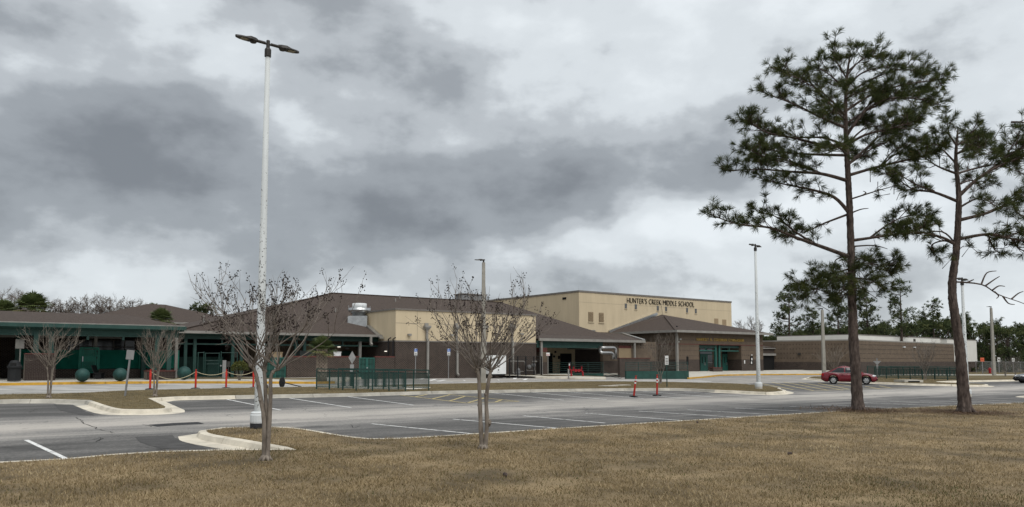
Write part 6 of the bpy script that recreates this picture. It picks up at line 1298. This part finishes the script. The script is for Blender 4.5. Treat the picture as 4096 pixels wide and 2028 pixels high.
MB().box(fz(2272, 1490)[0]-.06, fz(2272, 1490)[0]+.06, -.2, -.1, -.1, fz(2272, 1476)[2]).build('marker_post', 'gutter', fc)
# ---- chain-link gate in front of the left porch
cg = thing('chainlink_gate', 'green tube chain-link gate frame before the cafeteria wing porch', 'gate', B.p(0, -.9, -.2), PHI)
def bz_(u, v): s, z = B.sz(u, v, -.9); return (s, 0, z+.2)
for u, v0 in ((793, 1408), (816, 1406), (822, 1410), (877, 1410), (885, 1405), (950, 1408)): MB().tube([bz_(u-3, 1500), bz_(u, v0)], .035, 8).build('post', 'green_rail', cg)
for a, b2 in (((793, 1411), (816, 1410)), ((822, 1413), (877, 1413)), ((818, 1442), (882, 1442)), ((826, 1456), (875, 1456)), ((885, 1411), (950, 1411))): MB().tube([bz_(*a), bz_(*b2)], .025, 6).build('rail', 'green_rail', cg)
MB().box(bz_(890, 1450)[0], bz_(905, 1450)[0], -.02, .0, -.2, bz_(890, 1441)[2]).build('panel', 'sign_back', cg); MB().box(bz_(880, 1450)[0], bz_(880, 1450)[0]+.1, -.06, .0, bz_(880, 1463)[2]-.05, bz_(880, 1463)[2]+.05).build('lock', 'galv', cg)
# wire infill as real thin bars
m = MB(); xa, xb = bz_(832, 1450)[0], bz_(874, 1450)[0]
for i in range(24): s = xa+(xb-xa)*i/23; m.box(s-.004, s+.004, -.004, .004, -.2, bz_(830, 1444)[2])
for i in range(14): z = -.2+i*.08; m.box(xa, xb, -.005, .003, z-.004, z+.004)
o = m.build('wire_mesh', 'green_rail', cg); o['kind'] = 'stuff'
# ---- far right: chain link fence, goal, hydrant, field kerb
ff0 = gp(3905, 1492); ff1 = gp(4600, 1494); fr = thing('chainlink_fence', 'grey chain-link fence along the edge of the wood', 'fence', ff0); dv = ff1-ff0; nP = 14
for i in range(nP): p = dv*(i/(nP-1)); MB().tube([p-Vector((0, 0, .2)), p+Vector((0, 0, 2.0))], .05, 6).build('post', 'grey_metal', fr)
MB().tube([Vector((0, 0, 1.95)), dv+Vector((0, 0, 1.95))], .035, 5).build('top_rail', 'grey_metal', fr)
m = MB(); nn_ = 300
for i in range(nn_): p = dv*(i/nn_); m.bar(p+Vector((0, 0, .05)), p+dv*(1.6/dv.length)+Vector((0, 0, 1.95)), .012, .012); m.bar(p+dv*(1.6/dv.length)+Vector((0, 0, .05)), p+Vector((0, 0, 1.95)), .012, .012)
o = m.build('wire_mesh', 'grey_metal', fr); o['kind'] = 'stuff'
hy = thing('standpipe', 'slim red hydrant post beside the concrete lamp pole', 'hydrant', gp(3960, 1494)); hh = hgt(3960, 1494, 1471, 0); MB().lathe([(.24, 0), (.24, .1), (.19, .12), (.19, hh*.85), (.22, hh*.86), (.14, hh), (.02, hh+.02)], 12).build('barrel', 'red_paint', hy); MB().lathe([(.1, -.3), (.1, .3)], 8, (0, 0, hh*.65), 'x').build('nozzle', 'red_paint', hy)
ga0 = gp(3988, 1480, .03); ga1 = gp(4100, 1480, .03); gol = thing('goal', 'white goal frame standing on the playing field', 'goal', ga0); gh = at(3988, 1448, ga0.y).z-ga0.z; dv = ga1-ga0
for p in (Vector((0, 0, 0)), dv): MB().tube([p, p+Vector((0, 0, gh))], .07, 8).build('upright', 'white_paint', gol); MB().tube([p+Vector((0, 0, gh)), p+Vector((.3, 2.0, 0))], .04, 6).build('stay', 'white_paint', gol)
MB().tube([Vector((0, 0, gh)), dv+Vector((0, 0, gh))], .07, 8).build('crossbar', 'white_paint', gol)
# ---- cars
def car(name, label, loc, rz, paint, L=4.4, W_=1.735, H=1.5):
    r = thing(name, label, 'car', loc, rz); xw = (-1.24*L/4.4, 1.30*L/4.4); RW_ = .325; hw0 = W_/2
    xs = sorted(set([-L/2, -L/2+.04, -L/2+.14, -L/2+.32, L/2-.5, L/2-.28, L/2-.12, L/2-.04, L/2, -.6, -.3, 0, .3, .6]+[c+dx for c in xw for dx in (-.44, -.40, -.37, -.31, -.22, -.11, 0, .11, .22, .31, .37, .40, .44)]))
    top = lambda x: np.interp(x, [-2.2, -2.12, -1.95, -1.35, -.5, .6, 1.0, 1.45, 1.85, 2.05, 2.15, 2.2], [.74, .90, .985, 1.0, .97, .93, .94, .87, .78, .68, .58, .48])
    hwf = lambda x: hw0*np.interp(x, [-2.2, -2.1, -1.8, -1.2, 0, 1.3, 1.8, 2.05, 2.2], [.72, .86, .95, 1, 1, 1, .95, .84, .62]); mb = MB(); rows = []
    for x in xs:
        xx = x*4.4/L; zt_ = float(top(xx)); w = float(hwf(xx)); zb_ = .20+(.08 if abs(xx) > 1.95 else 0)+(.10 if abs(xx) > 2.15 else 0)
        for c in xw:
            if abs(x-c) < .395: zb_ = max(zb_, RW_+math.sqrt(max(0, .395**2-(x-c)**2)))
        zb_ = min(zb_, zt_-.12); f = lambda t: zb_+(zt_-zb_)*t
        half = [(w*.86, zb_), (w*.985, f(.10)), (w, f(.38)), (w*.985, f(.62)), (w*.95, f(.80)), (w*.89, f(.93)), (w*.76, zt_), (w*.35, zt_+.022), (0, zt_+.028)]
        rows.append([(x, y, z) for y, z in half]+[(x, -y, z) for y, z in half[-2::-1]])
    k = len(rows[0]); vs = [p for row in rows for p in row]; mb.add(vs, [(i*k+j, i*k+j+1, (i+1)*k+j+1, (i+1)*k+j) for i in range(len(rows)-1) for j in range(k-1)]+[tuple(range(k)), tuple(range((len(rows)-1)*k, len(rows)*k))])
    body = mb.build('body', paint, r, True); MB().box(-L/2+.3, L/2-.3, -hw0*.80, hw0*.80, .22, .60).build('underbody', 'rubber', r)
    gx = lambda lst: lst
    layers = [(.93, -1.78, 1.12, .775), (1.08, -1.48, .84, .735), (1.25, -1.15, .50, .675), (1.40, -.82, .16, .60), (H-.035, -.62, -.06, .55), (H, -.45, -.2, .46)]
    rows = []
    for z, x0, x1, w in layers:
        row = []
        for i in range(9): t = i/8; row.append((x0+(x1-x0)*t, w*(1-.10*abs(2*t-1)**3), z))
        row += [(x, -y, z) for x, y, z in row[::-1]]; rows.append(row)
    mb = MB(); k = len(rows[0]); mb.add([p for q_ in rows for p in q_], [(i*k+j, i*k+(j+1) % k, (i+1)*k+(j+1) % k, (i+1)*k+j) for i in range(len(rows)-1) for j in range(k)]+[tuple(range((len(rows)-1)*k, len(rows)*k))])
    cabin = mb.build('cabin', paint, r, True)
    def side(x0, x1, z0, z1, sgn):           # a side window between two x at bottom and top
        def pt(x, z):
            w = float(np.interp(z, [l[0] for l in layers], [l[3] for l in layers])); xa = float(np.interp(z, [l[0] for l in layers], [l[1] for l in layers])); xb = float(np.interp(z, [l[0] for l in layers], [l[2] for l in layers])); t = (x-xa)/(xb-xa); return (x, sgn*(w*(1-.10*abs(2*t-1)**3)+.012), z)
        n = 6; vs = [pt(x0[0]+(x0[1]-x0[0])*i/n, z0) for i in range(n+1)]+[pt(x1[0]+(x1[1]-x1[0])*i/n, (z0+z1)/2) for i in range(n+1)]+[pt((2*x1[0]-x0[0])+((2*x1[1]-x0[1])-(2*x1[0]-x0[0]))*i/n, z1) for i in range(n+1)]
        MB().add(vs, [(j*7+i, j*7+i+1, j*7+i+8, j*7+i+7) for j in range(2) for i in range(n)]).build('side_window', 'glass', cabin)
    for sgn in (-1, 1):
        side((-1.42, -.38), (-1.12, -.38), .99, 1.36, sgn); side((-.28, .74), (-.28, .46), .99, 1.37, sgn)
        MB().bar((-1.55, sgn*.79, .965), (.85, sgn*.785, .955), .02, .03).build('belt_trim', 'chrome', body); MB().box(.62, .80, min(sgn*.80, sgn*.98), max(sgn*.80, sgn*.98), .98, 1.10).build('mirror', paint, body)
        for x in (-.33, .78): MB().bar((x, sgn*(hw0+.001), .40), (x-.02, sgn*(hw0*.97), .9), .012, .006, (1, 0, 0)).build('door_seam', 'rubber', body)
        for x in (-.52, .42): MB().bar((x-.1, sgn*(hw0*.988), .80), (x+.1, sgn*(hw0*.988), .80), .03, .035).build('door_handle', paint, body)
        MB().box(-L/2+.045, -L/2+.2, min(sgn*.5, sgn*.765), max(sgn*.5, sgn*.765), .70, .90).build('tail_light', 'tail_red', body)
        for kx, ky, rr_ in ((1.90, .66, .11), (1.99, .52, .08)): MB().lathe([(rr_, -.10), (rr_, .035), (rr_*.7, .06)], 12, (kx*L/4.4, sgn*ky, .67), 'x').build('headlight', 'lens', body)
        MB().box(L/2-.18, L/2-.045, min(sgn*.45, sgn*.7), max(sgn*.45, sgn*.7), .34, .46).build('lower_intake', 'rubber', body)
    def pane(x0, z0, w0, x1, z1, w1, nm, out): MB().add([(x0+out, -w0, z0), (x0+out, w0, z0), (x1+out, w1, z1), (x1+out, -w1, z1)], [(0, 1, 2, 3)]).build(nm, 'glass', cabin)
    pane(1.05, .985, .66, .20, 1.40, .52, 'windscreen', .03); pane(-1.66, 1.0, .63, -.84, 1.40, .50, 'rear_window', -.03)
    MB().box(L/2-.10, L/2+.012, -.42, .42, .53, .61).build('upper_grille', 'rubber', body); MB().box(L/2-.10, L/2+.02, -.42, .42, .33, .48).build('lower_grille', 'rubber', body); MB().box(L/2-.02, L/2+.03, -.09, .09, .51, .56).build('badge', 'chrome', body)
    for c in xw:
        for sgn in (-1, 1):
            w = bpy.data.objects.new('wheel', None); COL.objects.link(w); w.parent = r; w.location = (c, sgn*(hw0-.11), RW_)
            wheel = MB().lathe([(.20, -.04), (.212, -.095), (.30, -.10), (RW_, -.07), (RW_, .07), (.30, .10), (.212, .095), (.20, .04)], 24, (0, 0, 0), 'y').build('tyre', 'rubber', w, False)
            rm = MB(); rm.lathe([(.215, -.02), (.215, .105*1)], 20, (0, 0, 0), 'y') if False else None
            yy = sgn*.095; rm.lathe([(.215, yy-.03*sgn), (.205, yy), (.19, yy+.004*sgn), (.175, yy-.03*sgn)], 20, (0, 0, 0), 'y')
            for k in range(6): a = k*math.pi/3; rm.bar((.04*math.cos(a), yy-.004*sgn, .04*math.sin(a)), (.195*math.cos(a), yy-.008*sgn, .195*math.sin(a)), .06, .03, (0, 1, 0))
            rm.lathe([(.055, yy-.02*sgn), (.05, yy+.008*sgn), (.01, yy+.01*sgn)], 10, (0, 0, 0), 'y'); rm.build('rim', 'chrome', w); MB().lathe([(.2, yy-.045*sgn), (.01, yy-.045*sgn)], 16, (0, 0, 0), 'y').build('hub_shadow', 'black_metal', w)
    return r
c = gp(3403, 1537); cr_ = car('sedan_car', 'dark red four-door sedan parked along the verge behind the tall pine', (c.x, c.y+.3, c.z+.0), R(-22), 'car_red', 4.3, 1.74, 1.5)
c = gp(4168, 1533); car('sedan_car', 'black sedan nosing in at the right end of the lot', (c.x, c.y, c.z), R(180-8), 'car_black', 4.6, 1.8, 1.45)
